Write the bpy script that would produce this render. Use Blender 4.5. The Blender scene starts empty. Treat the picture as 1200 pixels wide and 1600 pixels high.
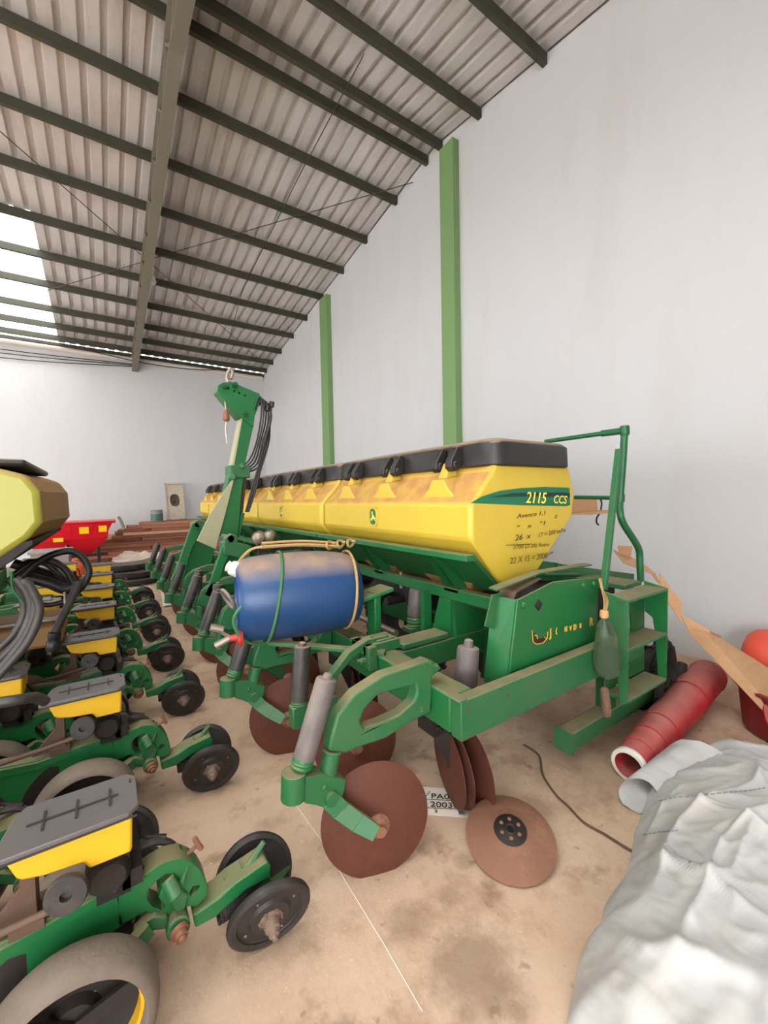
import bpy, bmesh, math, random
from mathutils import Vector as V, Matrix, noise
from mathutils.geometry import tessellate_polygon

random.seed(11)
S = bpy.context.scene
COL = S.collection
R = math.radians

# ---------------------------------------------------------------- camera
# world: +X towards the plastered gable wall, +Y along it to the back wall, +Z up, floor z = 0
FOC, CX, CY, EYE = 646.0, 600.0, 800.0, 1.5
dY = V((165-CX, 785-CY, FOC)).normalized()
dX = V((1560-CX, 758-CY, FOC)); dX = (dX - dY*dX.dot(dY)).normalized()
dZ = dX.cross(dY)
if dZ.y > 0: dZ = -dZ
ROT = Matrix((dX, dY, dZ))
def ray(px, py): return ROT @ V(((px-CX)/FOC, (py-CY)/FOC, 1.0))
def at_y(px, py, Y): r = ray(px, py); return V((0, 0, EYE)) + r*(Y/r.y)
def at_x(px, py, X): r = ray(px, py); return V((0, 0, EYE)) + r*(X/r.x)
def at_z(px, py, z=0.0): r = ray(px, py); return V((0, 0, EYE)) + r*((z-EYE)/r.z)
cam_data = bpy.data.cameras.new('camera'); cam = bpy.data.objects.new('camera', cam_data); COL.objects.link(cam)
cam_data.sensor_fit = 'HORIZONTAL'; cam_data.sensor_width = 36.0; cam_data.lens = FOC/1200*36; cam_data.clip_start = .02
m3 = Matrix((ROT.col[0], -ROT.col[1], -ROT.col[2])).transposed()
cam.matrix_world = Matrix.Translation((0, 0, EYE)) @ m3.to_4x4()
S.camera = cam

# ---------------------------------------------------------------- light and exposure
S.view_settings.view_transform = 'Standard'; S.view_settings.look = 'None'
S.view_settings.gamma = 1.0; S.view_settings.use_curve_mapping = False
S.view_settings.exposure = .56
W = bpy.data.worlds.new('overcast_sky'); S.world = W; W.use_nodes = True
bg = W.node_tree.nodes['Background']
bg.inputs['Color'].default_value = (.98, .985, 1, 1); bg.inputs['Strength'].default_value = 6.0

# ---------------------------------------------------------------- helpers
def lin(c):
    f = lambda u: u/12.92 if u <= .04045 else ((u+.055)/1.055)**2.4
    return tuple(f(x/255) for x in c) + (1,)

def mat(name, col, rough=.5, metal=0.0, var=.12, scale=5.0, dust=0.0, dustcol=(150, 122, 92), bump=0.0, bscale=60.0,
        wear=None, dlo=.35, dhi=.95, spec=.5, stretch=None, alpha=None, transl=None):
    m = bpy.data.materials.new(name); m.use_nodes = True
    nt = m.node_tree; N = nt.nodes; L = nt.links; b = N['Principled BSDF']
    b.inputs['Roughness'].default_value = rough; b.inputs['Metallic'].default_value = metal
    b.inputs['Specular IOR Level'].default_value = spec
    tc = N.new('ShaderNodeTexCoord'); src = tc.outputs['Object']
    if stretch:
        mp = N.new('ShaderNodeMapping'); mp.inputs['Scale'].default_value = stretch; L.new(src, mp.inputs['Vector']); src = mp.outputs['Vector']
    n = N.new('ShaderNodeTexNoise'); n.inputs['Scale'].default_value = scale; n.inputs['Detail'].default_value = 6; n.inputs['Roughness'].default_value = .62
    L.new(src, n.inputs['Vector'])
    c = lin(col)
    mix = N.new('ShaderNodeMix'); mix.data_type = 'RGBA'
    mix.inputs[6].default_value = tuple(x*(1-var) for x in c[:3]) + (1,); mix.inputs[7].default_value = tuple(min(1, x*(1+var)) for x in c[:3]) + (1,)
    L.new(n.outputs['Fac'], mix.inputs[0]); out = mix.outputs[2]
    def over(prev, colour, fac):
        k = N.new('ShaderNodeMix'); k.data_type = 'RGBA'; L.new(prev, k.inputs[6]); k.inputs[7].default_value = lin(colour); L.new(fac, k.inputs[0]); return k.outputs[2]
    if wear:
        for (wc, ws, lo, hi, amt) in wear:
            w = N.new('ShaderNodeTexNoise'); w.inputs['Scale'].default_value = ws; w.inputs['Detail'].default_value = 8; w.inputs['Roughness'].default_value = .7
            L.new(src, w.inputs['Vector'])
            r = N.new('ShaderNodeMapRange'); r.inputs[1].default_value = lo; r.inputs[2].default_value = hi; r.inputs[4].default_value = amt; L.new(w.outputs['Fac'], r.inputs[0])
            out = over(out, wc, r.outputs[0])
    if dust:
        g = N.new('ShaderNodeNewGeometry'); sx = N.new('ShaderNodeSeparateXYZ'); L.new(g.outputs['Normal'], sx.inputs[0])
        r = N.new('ShaderNodeMapRange'); r.inputs[1].default_value = dlo; r.inputs[2].default_value = dhi; L.new(sx.outputs['Z'], r.inputs[0])
        n2 = N.new('ShaderNodeTexNoise'); n2.inputs['Scale'].default_value = 9; n2.inputs['Detail'].default_value = 7; L.new(tc.outputs['Object'], n2.inputs['Vector'])
        r2 = N.new('ShaderNodeMapRange'); r2.inputs[1].default_value = .25; r2.inputs[2].default_value = .62; r2.inputs[3].default_value = .45; L.new(n2.outputs['Fac'], r2.inputs[0])
        mm = N.new('ShaderNodeMath'); mm.operation = 'MULTIPLY'; L.new(r.outputs[0], mm.inputs[0]); L.new(r2.outputs[0], mm.inputs[1])
        m2 = N.new('ShaderNodeMath'); m2.operation = 'MULTIPLY'; m2.inputs[1].default_value = dust; L.new(mm.outputs[0], m2.inputs[0])
        out = over(out, dustcol, m2.outputs[0])
        rr = N.new('ShaderNodeMapRange'); rr.inputs[3].default_value = rough; rr.inputs[4].default_value = .9; L.new(m2.outputs[0], rr.inputs[0]); L.new(rr.outputs[0], b.inputs['Roughness'])
    L.new(out, b.inputs['Base Color'])
    if bump:
        nb = N.new('ShaderNodeTexNoise'); nb.inputs['Scale'].default_value = bscale; nb.inputs['Detail'].default_value = 5; L.new(src, nb.inputs['Vector'])
        bp = N.new('ShaderNodeBump'); bp.inputs['Strength'].default_value = bump; bp.inputs['Distance'].default_value = .02; L.new(nb.outputs['Fac'], bp.inputs['Height']); L.new(bp.outputs[0], b.inputs['Normal'])
    if transl:
        b.inputs['Transmission Weight'].default_value = transl
    return m

GREEN = (14, 112, 45); DUST = (150, 130, 98)
M = {}
M['green'] = mat('green_paint', (26, 104, 54), .42, 0, .18, 4, dust=.75, dustcol=DUST, dlo=.55, wear=[((60, 92, 52), 5, .52, .75, .55)])
M['green_worn'] = mat('worn_green_paint', (34, 102, 58), .5, 0, .18, 3, dust=.85, dustcol=DUST, dlo=.5, wear=[((84, 104, 70), 3, .45, .7, .55), ((88, 52, 34), 7, .63, .72, .7)])
M['green_dark'] = mat('dark_green_paint', (16, 84, 40), .5, 0, .18, 3, dust=.6, dustcol=DUST)
M['green_tube'] = mat('rail_green_paint', (22, 92, 52), .4, 0, .12, 4, wear=[((70, 80, 60), 6, .55, .75, .5)])
M['yellow'] = mat('yellow_plastic', (210, 182, 62), .4, 0, .06, 2, dust=1.0, dustcol=(180, 130, 76), dlo=.25, dhi=.62, wear=[((196, 160, 40), 3.5, .5, .8, .45)])
M['yellow_box'] = mat('yellow_hopper_plastic', (220, 172, 30), .45, 0, .06, 6, dust=.6, dustcol=DUST, wear=[((190, 150, 40), 9, .55, .8, .5)])
M['lime'] = mat('lime_yellow_plastic', (160, 156, 62), .38, 0, .05, 2, dust=.95, dustcol=(160, 118, 76), dlo=.2, dhi=.7, wear=[((200, 190, 60), 3, .55, .8, .4)])
M['yellow_dusty'] = mat('dust_caked_yellow_plastic', (146, 110, 62), .6, 0, .3, 5, dust=.9, dustcol=(160, 118, 76), dlo=.1, dhi=.6)
M['black'] = mat('black_plastic', (38, 37, 37), .45, 0, .2, 4, dust=.95, dustcol=(178, 152, 122), dlo=.55, dhi=.9)
M['grey_lid'] = mat('grey_plastic', (94, 89, 87), .5, 0, .15, 8, wear=[((190, 184, 176), 60, .68, .76, .6)])
M['lid_dark'] = mat('dark_groove', (46, 43, 42), .7, 0, .1)
M['rubber'] = mat('black_rubber', (44, 42, 41), .6, 0, .2, 10, dust=.5, dustcol=(128, 112, 96), wear=[((104, 94, 84), 7, .5, .75, .5)])
M['can_black'] = mat('black_canister_rubber', (40, 38, 38), .5, 0, .15, 8, dust=.8, dustcol=(160, 140, 118), wear=[((94, 86, 80), 5, .45, .75, .6)])
M['can_grey'] = mat('dusty_canister_rubber', (112, 102, 98), .55, 0, .15, 6, dust=.8, dustcol=(170, 150, 128), wear=[((66, 62, 62), 4, .45, .7, .8)])
M['tire'] = mat('dusty_tire_rubber', (116, 103, 91), .8, 0, .2, 9, bump=.25, bscale=30, wear=[((84, 76, 70), 6, .5, .75, .7)])
M['hose'] = mat('grey_hose_rubber', (54, 50, 48), .5, 0, .15, 9, wear=[((112, 100, 92), 6, .5, .75, .5)])
M['hose_black'] = mat('black_hose_rubber', (27, 26, 26), .42, 0, .2, 9)
M['wheel_black'] = mat('black_wheel_plastic', (46, 42, 40), .55, 0, .2, 12, wear=[((104, 94, 86), 8, .5, .75, .5)])
M['rust'] = mat('rusted_steel', (92, 48, 33), .72, .1, .25, 5, bump=.15, bscale=50, wear=[((122, 72, 48), 4, .52, .75, .5), ((66, 44, 36), 9, .56, .72, .5)])
M['rust_floor'] = mat('rusted_disc_steel', (132, 92, 72), .75, .1, .2, 5, bump=.12, bscale=50, wear=[((162, 118, 88), 5, .5, .72, .6), ((84, 60, 52), 9, .6, .72, .5)])
M['rust_bolt'] = mat('rusty_bolt_steel', (142, 98, 76), .65, .3, .2, 20)
M['hub'] = mat('dusty_hub_steel', (134, 112, 98), .6, .25, .2, 20)
M['soot'] = mat('greasy_dark_steel', (46, 39, 35), .6, .3, .25, 20, wear=[((34, 29, 27), 14, .45, .6, .7)])
M['steel'] = mat('bare_steel', (150, 138, 122), .45, .6, .2, 14)
M['brown'] = mat('dust_brown_metal', (98, 76, 62), .7, .1, .25, 9)
M['dark'] = mat('grimy_metal_or_shade', (38, 33, 31), .7, .1, .25, 6)  # grimy metal; also colours the added dark pieces standing in for shade
M['white_metal'] = mat('pale_dusty_sheet', (168, 166, 134), .55, 0, .08, 4, wear=[((150, 140, 100), 4, .5, .75, .6)])
M['blue'] = mat('blue_drum_plastic', (30, 68, 114), .36, 0, .12, 3, dust=1.0, dustcol=(158, 134, 114), dlo=.5, dhi=.80, wear=[((40, 60, 96), 3, .52, .75, .5)])
M['white_plastic'] = mat('white_plastic', (222, 216, 204), .5)
M['red_valve'] = mat('red_valve_plastic', (186, 50, 46), .45)
M['rope_green'] = mat('green_rope', (62, 118, 74), .8, 0, .2, 60)
M['rope_tan'] = mat('tan_rope', (176, 142, 92), .85, 0, .25, 60)
M['deep_red'] = mat('red_enamel', (178, 42, 46), .5, 0, .2, 5, dust=.7, dustcol=(176, 126, 116), wear=[((196, 116, 108), 5, .5, .75, .45), ((96, 30, 32), 3, .55, .75, .5)])
M['dark_red'] = mat('dark_red_plastic', (120, 26, 28), .5, 0, .2, 4)
M['red_orange'] = mat('orange_red_plastic', (226, 84, 62), .5, 0, .06, 4)
M['spreader_red'] = mat('bright_red_enamel', (208, 12, 34), .35, 0, .08, 4)
M['sticker'] = mat('yellow_sticker', (246, 206, 24), .5, 0, .03)
M['card'] = mat('brown_cardboard', (190, 148, 108), .85, 0, .1, 8, stretch=(1, 1, 6), wear=[((160, 116, 78), 5, .55, .75, .5)])
def tarp_mat():
    m = mat('woven_white_plastic', (190, 189, 187), .5, 0, .03, 4, wear=[((178, 162, 142), 2.6, .52, .74, .75)])
    nt = m.node_tree; N = nt.nodes; L = nt.links; b = N['Principled BSDF']; tc = N.new('ShaderNodeTexCoord'); prev = None
    for (sc, st, dist, rot) in ((2.6, .9, .06, .5), (7, .9, .024, 1.1), (19, .6, .008, .2), (300, .15, .001, 0)):
        mp = N.new('ShaderNodeMapping'); mp.inputs['Rotation'].default_value = (0, 0, rot); mp.inputs['Scale'].default_value = (1, .38, 1) if sc < 100 else (1, 1, 1); L.new(tc.outputs['Object'], mp.inputs['Vector'])
        n = N.new('ShaderNodeTexNoise'); n.noise_type = 'RIDGED_MULTIFRACTAL' if sc < 100 else 'FBM'; n.inputs['Scale'].default_value = sc; n.inputs['Detail'].default_value = 1.5; n.inputs['Distortion'].default_value = .35 if sc < 100 else 0; L.new(mp.outputs['Vector'], n.inputs['Vector'])
        bp = N.new('ShaderNodeBump'); bp.inputs['Strength'].default_value = st; bp.inputs['Distance'].default_value = dist; L.new(n.outputs['Fac'], bp.inputs['Height'])
        if prev: L.new(prev, bp.inputs['Normal'])
        prev = bp.outputs['Normal']
    L.new(prev, b.inputs['Normal']); return m
M['tarp'] = tarp_mat()
M['cord_blue'] = mat('blue_grey_thread', (130, 140, 156), .8)
M['paper'] = mat('white_paper', (226, 216, 202), .8, 0, .03, 8)
M['ink'] = mat('black_ink', (52, 48, 46), .8, 0, .1)
M['pencil'] = mat('dark_olive_ink', (84, 74, 18), .8, 0, .1)
M['decal_yellow'] = mat('yellow_lettering', (252, 232, 96), .5, 0, .03)
M['decal_worn'] = mat('worn_yellow_lettering', (226, 176, 64), .6, 0, .1, 30)
M['decal_green'] = mat('green_decal', (8, 112, 78), .4, 0, .05)
M['decal_deep'] = mat('dark_green_decal', (8, 46, 38), .4, 0, .05)
M['decal_black'] = mat('black_decal', (16, 16, 16), .4, 0, .05)
M['decal_maroon'] = mat('dark_maroon_decal', (58, 26, 26), .5, 0, .1)
M['plank'] = mat('red_brown_timber', (176, 118, 92), .75, 0, .25, 3, stretch=(1, 6, 6), wear=[((196, 146, 112), 4, .5, .75, .6)])
M['plank_pale'] = mat('pale_timber', (206, 164, 128), .8, 0, .2, 3, stretch=(1, 6, 6))
M['plank_dark'] = mat('dark_timber', (136, 86, 68), .75, 0, .25, 3, stretch=(1, 6, 6))
M['stone'] = mat('speckled_grey_stone', (190, 176, 160), .6, 0, .2, 22, wear=[((134, 122, 108), 14, .5, .7, .6)])
M['stone_dark'] = mat('dark_basin', (86, 76, 66), .6, 0, .2, 12)
M['tin_green'] = mat('green_tin', (70, 104, 90), .45, .2, .1)
M['tin_grey'] = mat('grey_tin', (150, 150, 140), .4, .5, .1)
M['cloth_white'] = mat('pale_crumpled_cloth', (224, 210, 194), .85, 0, .08, 6)
M['grey_box'] = mat('grey_box_plastic', (142, 138, 136), .7, 0, .08)
M['orange'] = mat('orange_plastic', (232, 104, 50), .5, 0, .08)
M['galv'] = mat('galvanised_roof_sheet', (204, 201, 197), .36, .35, .12, 3, stretch=(1, .25, 1), wear=[((158, 148, 140), 2.5, .5, .72, .6)])
M['purlin'] = mat('olive_green_purlin', (58, 58, 44), .6, 0, .12, 4)
M['rafter'] = mat('grey_green_rafter', (112, 108, 94), .6, 0, .1, 4)
M['rafter_dark'] = mat('dark_rafter_web', (64, 60, 52), .7, 0, .15, 6)
M['pillar'] = mat('light_green_column', (118, 152, 98), .6, 0, .06, 2)
M['pipe_white'] = mat('white_conduit', (214, 206, 192), .6, 0, .05)
M['wire'] = mat('dark_wire', (60, 54, 50), .7, 0, .1)
M['bulb'] = mat('milky_bulb', (236, 234, 226), .3, 0, .02)
M['cob'] = mat('dry_brown_cob', (120, 92, 70), .95, 0, .3, 60, bump=.6, bscale=120)
M['cork'] = mat('cork_stopper', (206, 158, 108), .8)

def glassy():
    m = bpy.data.materials.new('dirty_green_bottle_plastic'); m.use_nodes = True
    b = m.node_tree.nodes['Principled BSDF']
    b.inputs['Base Color'].default_value = lin((128, 150, 122)); b.inputs['Roughness'].default_value = .12
    b.inputs['Transmission Weight'].default_value = .8; b.inputs['IOR'].default_value = 1.25
    return m
M['bottle'] = glassy()

def skylight():
    m = bpy.data.materials.new('translucent_roof_sheet'); m.use_nodes = True
    nt = m.node_tree; nt.nodes.remove(nt.nodes['Principled BSDF'])
    t = nt.nodes.new('ShaderNodeBsdfTranslucent'); t.inputs['Color'].default_value = (.86, .86, .84, 1)
    nt.links.new(t.outputs[0], nt.nodes['Material Output'].inputs['Surface']); return m
M['skylight'] = skylight()

def wall_mat():
    m = mat('white_limewash_plaster', (200, 201, 202), .9, 0, .03, 1.2, bump=.08, bscale=14, stretch=(1, 1, .22),
            wear=[((190, 186, 180), 1.6, .5, .8, .55)])
    return m
M['wall'] = wall_mat()

def floor_mat():
    m = bpy.data.materials.new('dusty_concrete'); m.use_nodes = True
    nt = m.node_tree; N = nt.nodes; L = nt.links; b = N['Principled BSDF']; b.inputs['Roughness'].default_value = .85; b.inputs['Specular IOR Level'].default_value = .25
    tc = N.new('ShaderNodeTexCoord')
    def nz(s, d=8, r=.65):
        n = N.new('ShaderNodeTexNoise'); n.inputs['Scale'].default_value = s; n.inputs['Detail'].default_value = d; n.inputs['Roughness'].default_value = r
        L.new(tc.outputs['Object'], n.inputs['Vector']); return n.outputs['Fac']
    def rng(f, lo, hi, amt):
        r = N.new('ShaderNodeMapRange'); r.inputs[1].default_value = lo; r.inputs[2].default_value = hi; r.inputs[4].default_value = amt; L.new(f, r.inputs[0]); return r.outputs[0]
    def over(prev, col, fac):
        k = N.new('ShaderNodeMix'); k.data_type = 'RGBA'
        if isinstance(prev, tuple): k.inputs[6].default_value = prev
        else: L.new(prev, k.inputs[6])
        k.inputs[7].default_value = lin(col); L.new(fac, k.inputs[0]); return k.outputs[2]
    o = over(lin((194, 164, 138)), (208, 181, 156), rng(nz(2.2), .35, .65, 1))
    o = over(o, (160, 126, 100), rng(nz(5), .5, .72, .75))
    o = over(o, (132, 104, 84), rng(nz(3.1, 5, .55), .6, .68, .65))
    o = over(o, (120, 96, 80), rng(nz(13, 3, .5), .66, .72, .5))
    o = over(o, (226, 206, 178), rng(nz(60, 2, .5), .70, .76, .8))
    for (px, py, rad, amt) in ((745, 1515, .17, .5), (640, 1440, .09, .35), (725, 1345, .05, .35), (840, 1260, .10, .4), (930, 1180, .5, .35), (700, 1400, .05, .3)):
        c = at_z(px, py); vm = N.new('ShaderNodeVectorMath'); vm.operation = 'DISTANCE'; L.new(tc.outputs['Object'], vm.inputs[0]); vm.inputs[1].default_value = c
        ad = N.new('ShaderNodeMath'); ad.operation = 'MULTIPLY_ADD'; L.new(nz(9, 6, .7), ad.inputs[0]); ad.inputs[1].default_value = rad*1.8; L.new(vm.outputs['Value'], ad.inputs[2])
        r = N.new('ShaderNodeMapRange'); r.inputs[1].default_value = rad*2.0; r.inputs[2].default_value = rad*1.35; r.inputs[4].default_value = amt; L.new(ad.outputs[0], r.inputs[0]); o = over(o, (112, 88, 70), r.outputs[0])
    L.new(o, b.inputs['Base Color'])
    bp = N.new('ShaderNodeBump'); bp.inputs['Strength'].default_value = .25; bp.inputs['Distance'].default_value = .01; L.new(nz(45), bp.inputs['Height']); L.new(bp.outputs[0], b.inputs['Normal'])
    return m
M['floor'] = floor_mat()

ORG = {}
class MB:
    """collects shapes in world coordinates; build() links them as one mesh object"""
    def __init__(s): s.v = []; s.f = []; s.mi = []; s.cur = 0
    def add(s, vs, fs):
        o = len(s.v); s.v += [V(p) for p in vs]; s.f += [tuple(i+o for i in f) for f in fs]; s.mi += [s.cur]*len(fs); return s
    def box(s, x0, x1, y0, y1, z0, z1):
        vs = [(x, y, z) for z in (z0, z1) for y in (y0, y1) for x in (x0, x1)]
        return s.add(vs, [(0, 2, 3, 1), (4, 5, 7, 6), (0, 1, 5, 4), (2, 6, 7, 3), (0, 4, 6, 2), (1, 3, 7, 5)])
    def hexa(s, a, b):
        """loft between two quads"""
        return s.add(list(a)+list(b), [(3, 2, 1, 0), (4, 5, 6, 7)] + [(i, (i+1) % 4, 4+(i+1) % 4, 4+i) for i in range(4)])
    def bar(s, p, q, w, h, up=(0, 0, 1)):
        p, q = V(p), V(q); d = (q-p).normalized(); u = V(up)
        if abs(d.dot(u)) > .98: u = V((1, 0, 0))
        a = d.cross(u).normalized(); u = a.cross(d).normalized()
        c = [(-1, -1), (1, -1), (1, 1), (-1, 1)]
        return s.hexa([p+a*(w/2*i)+u*(h/2*j) for i, j in c], [q+a*(w/2*i)+u*(h/2*j) for i, j in c])
    def prism(s, poly, off, holes=()):
        """extrude a planar polygon (3D points) by the vector off; holes are polygons in the same plane"""
        loops = [[V(p) for p in poly]] + [[V(p) for p in h] for h in holes]
        tris = tessellate_polygon(loops); flat = [p for l in loops for p in l]; n = len(flat); off = V(off)
        fs = []
        for t in tris:
            a, b, c = (flat[i] for i in t)
            if (b-a).cross(c-a).dot(off) > 0: t = tuple(reversed(t))
            fs.append(tuple(t)); fs.append(tuple(i+n for i in reversed(t)))
        k = 0
        for l in loops:
            m = len(l)
            for i in range(m): fs.append((k+i, k+(i+1) % m, n+k+(i+1) % m, n+k+i))
            k += m
        return s.add(flat+[p+off for p in flat], fs)
    def tube(s, pts, r, n=8, caps=True):
        pts = [V(p) for p in pts]; rs = r if isinstance(r, (list, tuple)) else [r]*len(pts)
        vs = []; prev = None
        for i, p in enumerate(pts):
            d = (pts[min(i+1, len(pts)-1)]-pts[max(i-1, 0)])
            d = d.normalized() if d.length > 1e-9 else V((0, 0, 1))
            if prev is None:
                u = V((0, 0, 1)) if abs(d.z) < .9 else V((1, 0, 0)); a = d.cross(u).normalized()
            else: a = (prev-d*prev.dot(d)).normalized()
            prev = a; b = d.cross(a)
            vs += [p+(a*math.cos(2*math.pi*k/n)+b*math.sin(2*math.pi*k/n))*rs[i] for k in range(n)]
        fs = [(i*n+k, i*n+(k+1) % n, (i+1)*n+(k+1) % n, (i+1)*n+k) for i in range(len(pts)-1) for k in range(n)]
        if caps: fs += [tuple(reversed(range(n))), tuple((len(pts)-1)*n+k for k in range(n))]
        return s.add(vs, fs)
    def lathe(s, prof, org, axis, n=24, caps=True, sq=None):
        """prof: (radius, height along axis) pairs"""
        org = V(org); d = V(axis).normalized(); u = V((0, 0, 1)) if abs(d.z) < .9 else V((1, 0, 0)); a = d.cross(u).normalized(); b = d.cross(a)
        vs = []
        for (r, h) in prof:
            for k in range(n):
                t = 2*math.pi*k/n; vs.append(org+d*h+(a*math.cos(t)+b*math.sin(t))*r)
        fs = [(i*n+k, i*n+(k+1) % n, (i+1)*n+(k+1) % n, (i+1)*n+k) for i in range(len(prof)-1) for k in range(n)]
        if caps: fs += [tuple(reversed(range(n))), tuple((len(prof)-1)*n+k for k in range(n))]
        return s.add(vs, fs)
    def cyl(s, p, q, r, n=16):
        p, q = V(p), V(q); return s.lathe([(r, 0), (r, (q-p).length)], p, q-p, n)
    def bolt(s, p, axis, r=.012, h=.012): return s.lathe([(r, 0), (r, h), (r*.55, h), (r*.5, h*1.7)], p, axis, 6)
    def coil(s, p, q, R_, r, turns, n=6):
        p, q = V(p), V(q); d = (q-p).normalized(); u = V((0, 0, 1)) if abs(d.z) < .9 else V((1, 0, 0)); a = d.cross(u).normalized(); b = d.cross(a)
        k = int(turns*10); return s.tube([p+(q-p)*(i/k)+(a*math.cos(i*math.tau/10)+b*math.sin(i*math.tau/10))*R_ for i in range(k+1)], r, n)
    def build(s, name, m, parent=None, bevel=0, ang=38, weld=False):
        base = ORG.get(parent, V((0, 0, 0))) if parent else V((0, 0, 0))
        me = bpy.data.meshes.new(name); me.from_pydata([tuple(p-base) for p in s.v], [], s.f)
        ms = m if isinstance(m, (list, tuple)) else [m]
        for k in ms: me.materials.append(M[k] if isinstance(k, str) else k)
        if len(ms) > 1: me.polygons.foreach_set('material_index', s.mi)
        bm = bmesh.new(); bm.from_mesh(me)
        if weld: bmesh.ops.remove_doubles(bm, verts=bm.verts, dist=1e-5)
        bmesh.ops.recalc_face_normals(bm, faces=bm.faces)
        for f in bm.faces: f.smooth = True
        for e in bm.edges: e.smooth = len(e.link_faces) == 2 and e.calc_face_angle(0) < R(ang)
        bm.to_mesh(me); bm.free()
        o = bpy.data.objects.new(name, me); COL.objects.link(o)
        if parent: o.parent = parent
        ORG[o] = base
        if bevel:
            b = o.modifiers.new('edge', 'BEVEL'); b.width = bevel; b.segments = 2; b.limit_method = 'ANGLE'; b.angle_limit = R(40)
        return o

def thing(name, loc, label, cat, group=None):
    o = bpy.data.objects.new(name, None); COL.objects.link(o); o.location = loc; o.empty_display_size = .1; ORG[o] = V(loc)
    o['label'] = label; o['category'] = cat
    if group: o['group'] = group
    return o
def tag(o, label, cat, group=None):
    o['label'] = label; o['category'] = cat
    if group: o['group'] = group
    return o
def struct(o): o['kind'] = 'structure'; return o
def lab(o, t): o['label'] = t; return o
def dup(o, d, parent=None):
    c = o.copy(); COL.objects.link(c); c.location = V(o.location)+V(d); c.parent = parent or o.parent
    for k in o.children:
        e = k.copy(); COL.objects.link(e); e.parent = c
    return c
def spline(pts, n=6):
    P = [V(p) for p in pts]; out = []
    for i in range(len(P)-1):
        a = P[max(i-1, 0)]; b = P[i]; c = P[i+1]; d = P[min(i+2, len(P)-1)]
        for k in range(n):
            t = k/n; out.append(.5*((2*b)+(c-a)*t+(2*a-5*b+4*c-d)*t*t+(3*b-a-3*c+d)*t**3))
    return out+[P[-1]]
def tz(X, Y, Z): return V((X, Y, Z))
def lettering(name, txt, size, org, ux, uy, m, parent, shear=0, bold=0, sx=1.0, depth=.001):
    """flat lettering; ux runs along the line, uy up the letters, org is the baseline start"""
    cu = bpy.data.curves.new(name, 'FONT'); cu.body = txt; cu.size = size; cu.shear = shear; cu.offset = bold; cu.extrude = depth; cu.resolution_u = 3
    to = bpy.data.objects.new(name+'_source', cu); COL.objects.link(to)
    dg = bpy.context.evaluated_depsgraph_get(); me = bpy.data.meshes.new_from_object(to.evaluated_get(dg))
    bpy.data.objects.remove(to); bpy.data.curves.remove(cu)
    ux, uy = V(ux).normalized(), V(uy).normalized(); un = ux.cross(uy); base = ORG.get(parent, V((0, 0, 0)))
    for v in me.vertices: v.co = V(org)+ux*(v.co.x*sx)+uy*v.co.y+un*v.co.z-base
    me.name = name; me.materials.clear(); me.materials.append(M[m])
    o = bpy.data.objects.new(name, me); COL.objects.link(o); o.parent = parent; ORG[o] = base
    return o

# ---------------------------------------------------------------- the shed
XW, YB, YR, YF, XL = 4.363, 13.3, 4.92, -3.5, -9.3
def zp(Y): return 6.69-.151*abs(Y-YR)                 # underside of the purlins
def zs(Y): return zp(Y)+.13                            # underside of the roof sheets
fl = struct(MB().box(XL-.3, XW+.3, YF-1.0, YB+.3, -.2, 0).build('floor', 'floor'))
MB().tube([at_z(450, 1240, .001), at_z(500, 1310, .001), at_z(545, 1385, .001), at_z(600, 1475, .001), at_z(660, 1580, .001)], .0016, 4).build('floor_joint', 'paper', fl)
struct(MB().prism([(XW, YF-.2, -.1), (XW, YB+.2, -.1), (XW, YB+.2, zs(YB+.2)), (XW, YR, zs(YR)), (XW, YF-.2, zs(YF-.2))], (.2, 0, 0)).build('wall_right', 'wall'))
struct(MB().prism([(XL, YF-.2, -.1), (XL, YB+.2, -.1), (XL, YB+.2, zs(YB+.2)), (XL, YR, zs(YR)), (XL, YF-.2, zs(YF-.2))], (-.2, 0, 0), holes=[[(XL, 1.5, 0), (XL, 11.6, 0), (XL, 11.6, 3.0), (XL, 1.5, 3.0)]]).build('wall_left', 'wall'))
struct(MB().box(XL, XW, YB, YB+.2, -.1, 5.44).build('wall_back', 'wall'))
fw = MB().prism([(XL, YF, -.1), (XW, YF, -.1), (XW, YF, zs(YF)), (XL, YF, zs(YF))], (0, -.2, 0), holes=[[(-8.6, YF, 0.0), (-.6, YF, 0.0), (-.6, YF, 3.7), (-8.6, YF, 3.7)]])
struct(fw.build('wall_front', 'wall'))
for i, (y0, y1) in enumerate([(4.40, 4.68), (8.47, 8.82), (12.5, 12.8), (.5, .8)][:2]):
    struct(MB().box(4.245, XW-.001, y0, y1, 0, zs((y0+y1)/2)-.2).build('trim_%d' % (i+1), 'pillar'))
struct(MB().box(XL, XW, YB-.06, YB+.05, 5.43, zs(YB)-.03).build('trim_3', 'purlin'))

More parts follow.
